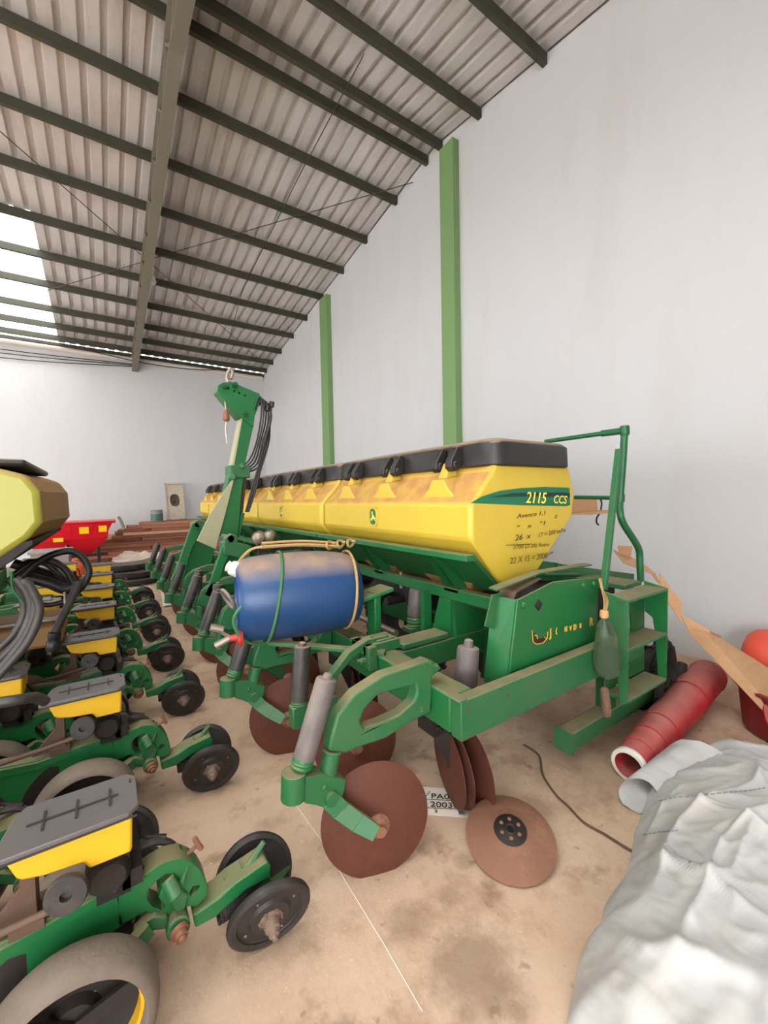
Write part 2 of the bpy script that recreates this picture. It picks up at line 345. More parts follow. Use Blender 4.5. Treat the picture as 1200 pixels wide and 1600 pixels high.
ceil = bpy.data.objects.new('ceiling', None); COL.objects.link(ceil); ceil['kind'] = 'structure'; ORG[ceil] = V((0, 0, 0))
def sheet(x0, ya, yb, m, name='roof_sheet'):
    """one trapezoidal sheet, five ribs over 1.05 m"""
    b = MB(); prof = []
    for k in range(5):
        for (u, h) in ((0, 0), (.125, 0), (.142, .052), (.193, .052)): prof.append((x0+.21*k+u, h))
    prof.append((x0+1.05, 0)); n = len(prof)
    for Y in (ya, yb): b.add([(x, Y, zs(Y)+h+.0005) for x, h in prof], [])
    b.f = [(i, i+1, n+i+1, n+i) for i in range(n-1)]; b.mi = [0]*len(b.f)
    return b.build(name, m, ceil, ang=20)
for k in range(13):
    x0 = 4.42-1.05*(k+1)
    if k in (5, 6, 9, 10): sheet(x0, YR, 8.95, 'galv'); sheet(x0, 8.9, YB+.06, 'skylight', 'skylight_or_fill_sheet')  # the pair farther left is out of view, added for top light
    else: sheet(x0, YR, YB+.06, 'galv')
    if k in (4, 5, 6, 8, 9, 10): sheet(x0, 2.9, YR, 'galv'); sheet(x0, -2.4, 2.95, 'skylight', 'skylight_or_fill_sheet'); sheet(x0, YF-.4, -2.35, 'galv')  # near-slope skylights are out of view, added to bring light from above
    else: sheet(x0, YF-.4, YR, 'galv')
for Y in (4.757, 3.99, 3.0, 2.0, 1.0, 0.0, -1.0, -2.0, -3.0, 5.083, 5.91, 6.9, 7.85, 8.85, 9.78, 10.7, 11.62, 12.35, 12.95):
    sg = 1 if Y > YR else -1
    MB().prism([(XL, Y-.03, zp(Y)), (XL, Y+.03, zp(Y)), (XL, Y+.03, zp(Y)+.125), (XL, Y-.03, zp(Y)+.125)], (XW-XL-.002, 0, 0)).build('purlin', 'purlin', ceil)
for XR in (.72, -5.3):
    for (ya, yb, zb) in ((YR, YB-.02, 5.06), (YR, YF+.02, 5.06)):
        b = MB(); za, zc = 6.22, zb
        b.hexa([(XR, ya, za), (XR+.14, ya, za), (XR+.14, ya, za+.03), (XR, ya, za+.03)], [(XR, yb, zc), (XR+.14, yb, zc), (XR+.14, yb, zc+.03), (XR, yb, zc+.03)])
        b.hexa([(XR, ya, zp(ya)-.03), (XR+.14, ya, zp(ya)-.03), (XR+.14, ya, zp(ya)), (XR, ya, zp(ya))], [(XR, yb, zp(yb)-.03), (XR+.14, yb, zp(yb)-.03), (XR+.14, yb, zp(yb)), (XR, yb, zp(yb))])
        rf = b.build('rafter', 'rafter', ceil)
        w = MB(); w.hexa([(XR+.06, ya, za+.02), (XR+.08, ya, za+.02), (XR+.08, ya, zp(ya)-.02), (XR+.06, ya, zp(ya)-.02)], [(XR+.06, yb, zc+.02), (XR+.08, yb, zc+.02), (XR+.08, yb, zp(yb)-.02), (XR+.06, yb, zp(yb)-.02)])
        w.build('rafter_web', 'rafter_dark', rf)
        d = MB(); n = 22
        for i in range(n):
            t0, t1 = i/n, (i+1)/n
            if i % 2: t0, t1 = t1, t0
            p = (XR+.03, ya+(yb-ya)*t0, za+(zc-za)*t0+.03); yy = ya+(yb-ya)*t1; q = (XR+.03, yy, zp(yy)-.03); d.bar(p, q, .03, .04, (1, 0, 0))
        d.build('rafter_lattice', 'rafter', rf)
def roofpt(px, py, dz=-.02):
    r = ray(px, py); a = 6.69+dz+.151*YR; t = (a-EYE)/(r.z+.151*r.y); return V((0, 0, EYE))+r*t
def clampx(p): return V((min(max(p.x, XL+.02), XW-.02), min(p.y, YB-.08), p.z))
for pts in ([(0, 205), (220, 398)], [(240, 415), (414, 570)], [(60, 458), (220, 410)], [(238, 404), (645, 285)], [(590, 45), (470, 270), (380, 450), (353, 548)]):
    MB().tube([clampx(roofpt(*p, -.03)) for p in pts], .007, 5).build('brace_rod', 'wire', ceil)
struct(MB().tube([(-6, YB-.07, 5.37), (4.3, YB-.07, 5.37)], .055, 10).build('trim_4', 'pipe_white'))
for i, dz in enumerate((0, .09, .2)):
    pts = [(-5, YB-.05, 5.26-dz), (-2, YB-.05, 5.17-dz), (.5, YB-.05, 5.24-dz*.4), (.72, YB-.05, 5.25-dz*.3)]
    tag(MB().tube(spline(pts, 5), .012, 5).build('wire', 'wire'), 'thin dark %s sagging along the top of the back wall' % ('upper cable', 'middle cable', 'lowest cable')[i], 'cable')
cb = MB().tube(spline([(-4, 12.98, 5.32), (-.8, 12.98, 5.38), (.7, 12.98, 5.27), (1.6, 12.98, 5.24), (2.5, 12.98, 5.29), (3.0, 12.98, 5.40)], 5), .014, 5).build('cable', 'wire')
tag(cb, 'loose dark cable slung under the last purlin by the eave', 'cable')
bp_ = at_x(237, 438, .93)
bl = thing('light_bulb', tuple(bp_), 'small round milky light bulb hanging beside the roof rafter', 'lamp')
MB().lathe([(.02, 0), (.07, .03), (.085, .08), (.06, .15), (.03, .18)], bp_-V((0, 0, .09)), (0, 0, 1), 16).build('globe', 'bulb', bl)
MB().tube([bp_+V((0, 0, .09)), V((bp_.x, bp_.y, zp(bp_.y)))], .012, 6).build('cord', 'wire', bl)

# ---------------------------------------------------------------- the seed drill on the right
DR = thing('seed_drill', (1.9, 1.5, 0), 'big green seed drill with a row of yellow tanks under black lids', 'machine')
def TANK(y0, y1):
    """one yellow tank section with its lid, latches, badge, support plate and rail"""
    prof = [(1.63, 1.17), (1.54, 1.27), (1.54, 1.455), (1.70, 1.625), (1.74, 1.70), (2.36, 1.715), (2.42, 1.65), (2.47, 1.50), (2.45, 1.36), (2.15, 1.03), (1.82, .985)]
    b = MB(); n = len(prof); cx, cz = 2.0, 1.36
    def ring(y, s): return [(cx+(x-cx)*s, y, cz+(z-cz)*s) for x, z in prof]
    b.add(ring(y0, .985)+ring(y0+.025, 1)+ring(y1-.035, 1)+ring(y1, .965), [])
    for k in range(3): b.f += [(k*n+i, k*n+(i+1) % n, (k+1)*n+(i+1) % n, (k+1)*n+i) for i in range(n)]
    for i_ in (9, 10): b.v[i_].y += .045; b.v[n+i_].y += .045
    b.f += [tuple(range(1, 9)), (8, 9, 10, 0, 1), tuple(reversed(range(3*n, 4*n)))]; b.mi = [0]*len(b.f)
    t = b.build('tank', 'yellow', DR, bevel=.016, ang=14)
    l = MB(); ny = 4
    def plan(s, r=.11):
        x0, x1, a, c = 1.69+s, 2.42-s, y0-.035+s, y1-.012-s; out = []
        for (ux, uy, t0) in ((x0+r, a+r, 180), (x1-r, a+r, 270), (x1-r, c-r*.6, 0), (x0+r, c-r*.6, 90)):
            for k in range(5): an = R(t0+k*22.5); out.append((ux+r*math.cos(an), uy+r*math.sin(an)))
        return out
    levels = [(.012, 1.655), (0, 1.665), (.004, 1.765), (.03, 1.79), (.12, 1.81), (.25, 1.82)]; m = 20
    for s, z in levels:
        l.v += [V((x, y, z+.012*(1 if z > 1.7 else 0))) for x, y in plan(s, max(.11-s*.3, .04))]
    for k in range(len(levels)-1): l.f += [(k*m+i, k*m+(i+1) % m, (k+1)*m+(i+1) % m, (k+1)*m+i) for i in range(m)]
    l.f += [tuple(range((len(levels)-1)*m, len(levels)*m)), tuple(reversed(range(m)))]; l.mi = [0]*len(l.f)
    l.build('lid', 'black', t, ang=50)
    L_ = y1-y0; 
    for f in (.17, .49, .80):
        y = y0+L_*f; lat = MB()
        lat.prism([(1.575, y-.14, 1.49), (1.575, y+.14, 1.49), (1.575, y+.075, 1.55), (1.575, y+.05, 1.595), (1.575, y-.05, 1.595), (1.575, y-.075, 1.55)], (.16, 0, .03))
        lat.hexa([(1.60, y-.035, 1.58), (1.60, y+.035, 1.58), (1.70, y+.04, 1.60), (1.70, y-.04, 1.60)], [(1.645, y-.024, 1.69), (1.645, y+.024, 1.69), (1.70, y+.024, 1.70), (1.70, y-.024, 1.70)])
        lat.build('latch', 'yellow', t, bevel=.008)
        for sgn in (-1, 1):
            ya = y+sgn*.062; hk = MB()
            hk.prism([(1.69, ya-.026, 1.775), (1.66, ya-.026, 1.78), (1.605, ya-.026, 1.70), (1.60, ya-.026, 1.655), (1.63, ya-.026, 1.635), (1.67, ya-.026, 1.65), (1.69, ya-.026, 1.68)], (0, .052, 0))
            hk.cyl((1.635, ya-.034, 1.672), (1.635, ya+.034, 1.672), .02, 10); hk.build('lid_hook', 'black', t, bevel=.006)
    # badge: raised oval ring, green field, leaping deer
    yc, zc = y0+L_*.535, 1.365
    def oval(w, h, X): return [(X, yc+w*(math.copysign(abs(math.cos(a))**.6, math.cos(a))), zc+h*(math.copysign(abs(math.sin(a))**.7, math.sin(a)))) for a in [i*math.tau/20 for i in range(20)]]
    bd = MB(); bd.prism(oval(.058, .072, 1.542), (-.012, 0, 0), holes=[oval(.042, .055, 1.542)]); bd.cur = 1; bd.prism(oval(.0425, .0555, 1.541), (-.004, 0, 0))
    bd.cur = 2
    deer = [(.034, -.02), (.016, -.004), (.012, .012), (.02, .026), (.014, .04), (.008, .03), (.008, .018), (0, .012), (-.014, -.002), (-.034, -.012), (-.018, -.014), (-.03, -.032), (-.008, -.016), (.006, -.014), (.022, -.03)]
    bd.prism([(1.5368, yc+u, zc+v) for u, v in deer], (-.0015, 0, 0))
    bd.build('badge', ['yellow', 'decal_green', 'decal_yellow'], t)
    return t
def SUPPORT(y0, y1):
    b = MB(); b.box(1.475, 1.545, y0-.03, y1, 1.168, 1.20); r = b.build('tank_rail', 'green', DR, bevel=.004)
    p = MB(); p.hexa([(1.53, y0-.02, 1.175), (1.80, y0+.02, .955), (1.82, y0+.02, .965), (1.55, y0-.02, 1.185)], [(1.53, y1, 1.175), (1.80, y1, .955), (1.82, y1, .965), (1.55, y1, 1.185)])
    p.build('support_plate', 'green_dark', r)
    for f in (.16, .62):
        y = y0+(y1-y0)*f
        g = MB(); g.prism([(1.545, y, 1.15), (1.60, y, 1.12), (1.78, y, .965), (1.78, y, .93), (1.72, y, .93)], (0, .012, 0)); g.prism([(1.545, y+.09, 1.15), (1.60, y+.09, 1.12), (1.78, y+.09, .965), (1.78, y+.09, .93), (1.72, y+.09, .93)], (0, .012, 0)); g.box(1.70, 1.74, y-.01, y+.11, .925, .94)
        g.build('gusset', 'green_dark', r)
    for f in (.25, .7):
        y = y0+(y1-y0)*f
        MB().hexa([(1.76, y-.22, .985), (2.2, y-.22, 1.0), (2.2, y+.22, 1.0), (1.76, y+.22, .985)], [(1.9, y-.07, .80), (2.06, y-.07, .80), (2.06, y+.07, .80), (1.9, y+.07, .80)]).build('funnel', 'yellow_dusty', DR)
spans = [(1.50, 3.22), (3.27, 5.06), (5.11, 6.90), (6.95, 8.80)]
for i, (a, c) in enumerate(spans):
    t = TANK(a, c); SUPPORT(a, c)
    if i == 0:
        lab(t, 'nearest yellow tank with a green numbered band')
        Y = 1.4985
        pts = [at_y(735, 786, Y), at_y(752, 776, Y), at_y(780, 767, Y), at_y(815, 762.5, Y), at_y(850, 761, Y), at_y(889.5, 762, Y), at_y(890.5, 789, Y), at_y(884, 791, Y), at_y(820, 789.5, Y)]
        b = MB(); b.prism(pts, (0, -.002, 0)); b.cur = 1
        b.prism([p+V((0, -.002, 0)) for p in (at_y(764, 777, Y), at_y(800, 770.5, Y), at_y(850, 769, Y), at_y(890, 770, Y), at_y(890, 777, Y), at_y(830, 775.5, Y))], (0, -.001, 0))
        b.build('number_band', ['decal_green', 'decal_deep'], t)
        def along(p, q): return at_y(*q, Y)-at_y(*p, Y)
        for (tx, p, q, hgt, sx) in (('2115', (820, 785.5), (853, 786.5), 17.5, .72), ('CCS', (863, 786), (884, 787), 12.5, .72)):
            o = at_y(*p, Y)-V((0, .0035, 0)); ux = along(p, q); w = ux.length
            h = (at_y(p[0], p[1]-hgt, Y)-at_y(*p, Y)).length/.70
            for (nm, mm, dy, bo) in (('number_outline', 'decal_black', 0, .022), ('number', 'decal_yellow', .0015, .008)):  # black printed outline under the yellow characters
                lt = lettering(nm, tx, h, o-V((0, dy, 0)), ux, (0, 0, 1), mm, t, .25, bo*h/.1*.12, 1)
                xs = [v.co.x for v in lt.data.vertices]; k = w/(max(xs)-min(xs)) if bo < .01 else None
                if k is None: k = (w+.012)/(max(xs)-min(xs))
                base = min(xs)
                for v in lt.data.vertices: v.co.x = base+(v.co.x-base)*k
        for (tx, p, q, hgt) in (('Avance 1,1', (807, 810), (852, 804), 7), ('2', (866, 810), (870, 809), 5), ('"   x   "1', (807, 828), (851, 820), 6.5), ('26  x', (804, 845), (829, 841), 9), ('17 = 200 m/ha', (840, 840), (882, 831), 7), ('2700 (2 28) Reino', (801, 858), (858, 853), 6), ('22 X 15 = 2000', (796, 881), (855, 872), 9.5), ('m/ha', (852, 870), (863, 864), 4)):
            o = at_y(*p, Y)-V((0, .002, 0)); ux = along(p, q); h = (at_y(p[0], p[1]-hgt, Y)-at_y(*p, Y)).length/.7
            lt = lettering('handwriting', tx, h, o, ux, (0, 0, 1), 'pencil', t, .2, 0, 1, .0006)
            xs = [v.co.x for v in lt.data.vertices]; zs_ = [v.co.z for v in lt.data.vertices]; base = min(xs); z0 = zs_[xs.index(base)]; k = ux.length/max(1e-4, max(xs)-base); sl = ux.z/ux.x
            for v in lt.data.vertices:
                dx = v.co.x-base; v.co.x = base+dx*k; v.co.z += dx*(k-1)*sl
        MB().bar(at_y(790, 852, Y)-V((0, .002, 0)), at_y(830, 850, Y)-V((0, .002, 0)), .001, .004).build('pen_line', 'pencil', t)
# frame
tb = MB().box(1.16, 1.29, 1.262, 8.9, .505, .665).build('main_toolbar', 'green', DR, bevel=.008)
MB().box(1.70, 1.77, 1.45, 8.85, .875, .945).build('tank_beam', 'green', DR, bevel=.006)
MB().box(2.15, 2.26, 1.45, 8.85, .80, .90).build('rear_tank_beam', 'green_dark', DR, bevel=.006)
MB().box(1.95, 2.08, 1.33, 8.85, .50, .66).build('rear_toolbar', 'green_dark', DR, bevel=.006)
b = MB(); b.box(1.165, 2.72, 1.20, 1.262, .495, .662); b.box(1.15, 1.20, 1.195, 1.27, .662, .672)
eb = b.build('end_beam', 'green_worn', DR, bevel=.01)
for (px, py) in ((732, 1112), (735, 1150), (793, 1086), (797, 1117)): MB().bolt(at_y(px, py, 1.20), (0, -1, 0), .007, .004).build('bolt', 'brown', eb)
for i, y in enumerate((1.78, 3.4, 5.0, 6.7)):
    MB().prism([(1.70, y, .66), (1.70, y+.22, .66), (1.70, y+.15, .875), (1.70, y+.035, .875)], (.014, 0, 0)).build('post_plate', 'green', DR)
    MB().box(1.66, 1.72, y+.25, y+.29, .56, .90).build('thin_post', 'green', DR); MB().box(1.68, 2.0, y+.03, y+.05, .60, .88).build('post_web', 'green', DR)
    MB().box(1.25, 2.0, y+.02, y+.17, .52, .65).build('cross_beam', 'green', DR, bevel=.006)
    for yy in (y-.28, y+.6): MB().cyl((1.735, yy, .845), (1.735, yy, .96), .012, 8).build('u_bolt', 'steel', DR)
# clamp, brackets and platforms between the toolbars
b = MB(); b.box(1.10, 1.32, 1.83, 1.98, .665, .72); b.box(1.10, 1.15, 1.80, 2.0, .60, .72)
for k in (0, 1, 2): b.bolt((1.10, 1.84+.06*k, .64+.015*k), (-1, 0, .25), .018, .03)
for k in (0, 1): b.bolt((1.16+.09*k, 1.87, .72), (0, 0, 1), .018, .02)
b.build('clamp', 'green_worn', DR, bevel=.006)
b = MB(); b.box(1.32, 1.66, 1.80, 1.93, .66, .69); b.build('bearing_plate', 'green_worn', DR, bevel=.006)
st = MB(); p0, p1, p2, p3 = (1.00, 2.12, .845), (1.42, 2.02, .955), (1.42, 2.17, .955), (1.0, 2.27, .845)
st.add([p0, p1, p2, p3]+[(x, y, z-.025) for x, y, z in (p0, p1, p2, p3)], [(0, 1, 2, 3), (7, 6, 5, 4), (0, 4, 5, 1), (1, 5, 6, 2), (2, 6, 7, 3), (3, 7, 4, 0)])
st.box(1.30, 1.345, 2.05, 2.14, .66, .93); st.build('shelf_bracket', 'green', DR, bevel=.006)
for y in (2.35, 3.5, 5.6): MB().cyl((1.04, y, .70), (1.04, y, .86), .05, 14).build('spring_cup', 'green_worn', DR)
# chain guard, gearbox cover
pf = [at_y(*p, 1.29) for p in ((809, 938), (866, 909), (900, 905), (936, 903), (932, 1027), (794, 1071))]
cv = MB(); cv.prism(pf, (0, .012, 0)); cov = cv.build('gearbox_cover', 'green', DR, bevel=.004)
fg = MB(); a, c = pf[0], pf[5]
fg.add([a+V((0, .012, 0)), c+V((0, .012, 0)), c+V((-.012, .14, .0)), a+V((-.02, .14, .0))]+[p+V((.012, 0, 0)) for p in (a+V((0, .012, 0)), c+V((0, .012, 0)), c+V((-.012, .14, 0)), a+V((-.02, .14, 0)))], [(0, 1, 2, 3), (7, 6, 5, 4), (0, 4, 5, 1), (1, 5, 6, 2), (2, 6, 7, 3), (3, 7, 4, 0)])
fg.build('cover_flange', 'green', cov)
for (px, py) in ((818, 946), (911, 916), (927, 913), (790, 1036)): MB().lathe([(.016, 0), (.014, .008), (.006, .012)], at_y(px, py, 1.289 if px > 800 else 1.33), (0, -1, 0), 12).build('cover_bolt', 'green', cov)
lk = MB(); p = at_y(841, 945, 1.289); lk.lathe([(.03, 0), (.028, .006), (.01, .01)], p, (0, -1, 0), 4); lk.build('cover_lock', 'dark', cov)
# worn fragments of the name and of its emblem
ux, Yl = (at_y(930, 974, 1.288)-at_y(858, 998, 1.288)), 1.2875
for (tx, p, hgt, wpx) in (('J', (859, 995), 12, 9), ('(', (868, 989), 7, 3), ('H', (882, 987), 7, 6), ('V', (890, 985), 6, 6), ('D', (896, 984.5), 8, 7), ('E', (905.5, 981), 6, 6), ('R', (921, 978), 12, 8)):
    o = at_y(*p, Yl); h = (at_y(p[0], p[1]-hgt, Yl)-o).length/.7
    for (mm, dd, dv) in (('decal_black', 0, V((.004, 0, -.004))), ('decal_worn', .001, V((0, 0, 0)))):
        lt = lettering('worn_letter', tx, h, o-V((0, dd, 0))+dv, ux, (-.05, 0, 1), mm, cov, .05, .003, .95, .0005)
em = MB(); outer = [at_y(*p, Yl) for p in ((831, 985), (836, 991), (838, 995), (846, 998), (852, 994), (856, 988), (855, 996), (850, 1002), (841, 1006), (834, 1005), (832, 1000))]
em.prism(outer, (0, -.001, 0)); em.cur = 1
em.tube([p-V((0, .002, 0)) for p in (at_y(831, 985, Yl), at_y(832.5, 1003, Yl), at_y(838, 1006.5, Yl), at_y(848, 1004.5, Yl), at_y(854, 998, Yl), at_y(855.5, 987, Yl))], .0022, 5)
em.tube([p-V((0, .002, 0)) for p in (at_y(835, 993, Yl), at_y(838, 992, Yl), at_y(839.5, 998, Yl))], .0025, 5); em.tube([p-V((0, .002, 0)) for p in (at_y(850, 995, Yl), at_y(853, 998, Yl))], .0022, 5)
em.build('emblem', ['decal_maroon', 'decal_worn'], cov)
b = MB()
def strap(pts, wd, th, m_, name, par):
    k = MB(); w = V(wd)
    for i in range(len(pts)-1):
        p, q = V(pts[i]), V(pts[i+1]); nrm = (q-p).cross(w).normalized()*th
        k.add([p, q, q+w, p+w, p+nrm, q+nrm, q+w+nrm, p+w+nrm], [(0, 1, 2, 3), (7, 6, 5, 4), (0, 4, 5, 1), (1, 5, 6, 2), (2, 6, 7, 3), (3, 7, 4, 0)])
    return k.build(name, m_, par)
MB().prism([at_y(*p, 1.40) for p in ((758, 979), (770, 929), (800, 923), (810, 936), (788, 988))], (0, .008, 0)).build('guard_flap', 'green_worn', DR)
strap([at_y(776, 924, 1.36), at_y(845, 897, 1.36), at_y(925, 884, 1.36)], (0.006, .055, .003), .008, 'green_worn', 'chain_guard', DR)
strap([at_y(798, 950, 1.34), at_y(808, 926, 1.34), at_y(846, 905, 1.34)], (0, .10, 0), .006, 'brown', 'chain_guard_inner', DR)
b = MB().box(1.72, 2.5, 1.47, 1.7, .86, .93); b.build('gear_case', 'dark', DR)
MB().tube([at_y(850, 898, 1.6), at_y(935, 897, 1.6)], .012, 8).build('hinge_rod', 'green', DR)
# platform behind the tanks with its kick board
MB().box(2.62, 2.84, 1.27, 8.8, .90, .93).build('platform', 'green_worn', DR, bevel=.004)
MB().box(2.46, 2.48, 1.62, 8.8, .93, 1.04).build('tank_side_board', 'green', DR)
kb = MB(); kb.hexa([at_y(838, 876, 1.66), at_y(836, 906, 1.66), at_y(836, 906, 1.68), at_y(838, 876, 1.68)], [at_y(991, 897, 1.50), at_y(990, 922, 1.50), at_y(990, 922, 1.52), at_y(991, 897, 1.52)]); kb.build('kick_board', 'green', DR)
# ladder
LX0, LX1, LY = 2.28, 2.73, 1.08
def side(X, t, mm):
    k = MB(); k.prism([(X, LY, .93), (X, LY+.005, .37), (X, LY+.045, .345), (X, LY+.07, .66), (X, LY+.08, .735), (X, LY+.125, .765), (X, LY+.13, .955)], (t, 0, 0)); return k
MB().box(2.26, 2.76, 1.40, 1.42, .36, .90).build('shade_panel', 'dark', DR)  # added dark panel giving the shade seen through the ladder back
ld = side(LX0-.012, .012, 0).build('ladder', 'green_worn', DR, bevel=.004)
s2 = side(LX1, .012, 0); s2.build('ladder_side', 'green', ld, bevel=.004)
for z in (.925, .66, .385): MB().hexa([(LX0, LY, z-.012), (LX1, LY, z-.012), (LX1, LY, z+.004), (LX0, LY, z+.004)], [(LX0, LY+.125, z-.012), (LX1, LY+.125, z-.012), (LX1, LY+.125, z+.006), (LX0, LY+.125, z+.006)]).build('tread', 'green_worn', ld, bevel=.003)
MB().prism([(LX0, LY+.125, .40), (LX1, LY+.125, .40), (LX1, LY+.125, .92), (LX0, LY+.125, .92)], (0, .008, 0), holes=[[(LX0+.06, LY+.125, .45), (LX0+.26, LY+.125, .45), (LX0+.30, LY+.125, .50), (LX0+.28, LY+.125, .78), (LX0+.22, LY+.125, .84), (LX0+.06, LY+.125, .84)]]).build('ladder_back', 'green_dark', ld)
lb = MB()
for (y, z) in ((1.10, .915), (1.13, .915), (1.12, .62), (1.10, .66)): lb.bolt((LX0-.012, y, z), (-1, 0, 0), .008, .006)
lb.build('ladder_bolt', 'brown', ld)
# handrail
hr = MB(); XH = 2.68
top = at_x(976, 673, XH); low = at_x(969, 778, XH)
hr.tube([at_x(852, 690, XH), at_x(940, 677.5, XH)], .015, 10); hr.tube([at_x(940, 677.5, XH), top], .021, 10)
hr.lathe([(.024, -.03), (.028, -.02), (.028, .02), (.024, .03)], top, (0, 0, 1), 12)
hr.tube(spline([top, at_y(973, 725, 1.31), low, at_y(969, 800, 1.31), at_y(974, 818, 1.30), at_y(993, 848, 1.28), at_y(999, 862, 1.28), at_y(1000, 885, 1.28), at_y(1001, 908, 1.28)], 5), .021, 10)
hr.tube([low, at_x(898, 777, XH)], .013, 8); hr.lathe([(.026, -.025), (.026, .025)], low, (0, 0, 1), 12)
hr.build('handrail', 'green_tube', DR)
MB().bar(at_y(943, 922, 1.26), at_y(967, 702, 1.28), .03, .035, (0, 1, 0)).build('rail_post', 'green_worn', DR, bevel=.004)
# low square tube under the ladder
b = MB(); b.hexa([(1.99, 1.27, .12), (2.11, 1.24, .12), (2.11, 1.24, .22), (1.99, 1.27, .22)], [(2.8, 1.47, .12), (2.9, 1.43, .12), (2.9, 1.43, .22), (2.8, 1.47, .22)])
b = MB(); b.bar((2.02, 1.29, .165), (3.0, 1.30, .165), .09, .10); jk = b.build('jack_tube', 'green_worn', DR, bevel=.006)
MB().box(2.005, 2.02, 1.235, 1.345, .105, .225).build('tube_end_plate', 'green_worn', jk)
MB().box(2.42, 2.50, 1.26, 1.34, .215, .5).build('tube_hanger', 'green_dark', jk)
# transport tyres and shafts under the tanks
def TYRE(X, Y, r, w, rim, name='transport_tyre', m_='rubber'):
    k = MB(); k.lathe([(r*.62, -w*.42), (r*.80, -w*.5), (r*.95, -w*.46), (r, -w*.3), (r, w*.3), (r*.95, w*.46), (r*.80, w*.5), (r*.62, w*.42)], (X, Y, r), (1, 0, 0), 36, caps=False)
    for i in range(24):
        a = i*math.tau/24
        for sg in (-1, 1):
            c, s_ = math.cos(a+.05*sg), math.sin(a+.05*sg)
            k.bar((X+sg*w*.05, Y+c*r*1.0, r+s_*r*1.0), (X+sg*w*.45, Y+math.cos(a+.16*sg)*r*.985, r+math.sin(a+.16*sg)*r*.985), .03, .02, (0, c, s_))
    t = k.build(name, m_, DR)
    MB().lathe([(r*.62, -w*.42), (r*.58, -w*.40), (r*.54, -w*.1), (.12, -w*.05), (.12, -w*.16), (.04, -w*.16)], (X, Y, r), (1, 0, 0), 32, caps=False).build('rim', rim, t)
for y in (2.72, 5.4): TYRE(2.02, y, .46, .26, 'dark')
TYRE(2.5, 2.0, .40, .24, 'yellow')
MB().box(2.28, 2.42, 1.9, 8.8, .42, .80).build('light_block', 'dark', DR, bevel=.01)  # made-up dark box that blocks light passing under the tanks
MB().box(1.98, 2.5, 1.75, 1.83, .30, .85).build('rear_plate', 'green_dark', DR)
for y in (2.6, 3.8, 5.2): MB().cyl((1.75, y, .70), (2.3, y, .70), .03, 12).build('drive_shaft', 'dark', DR)
MB().cyl((1.56, 2.2, .60), (1.56, 8.8, .60), .022, 10).build('seed_shaft', 'steel', DR)
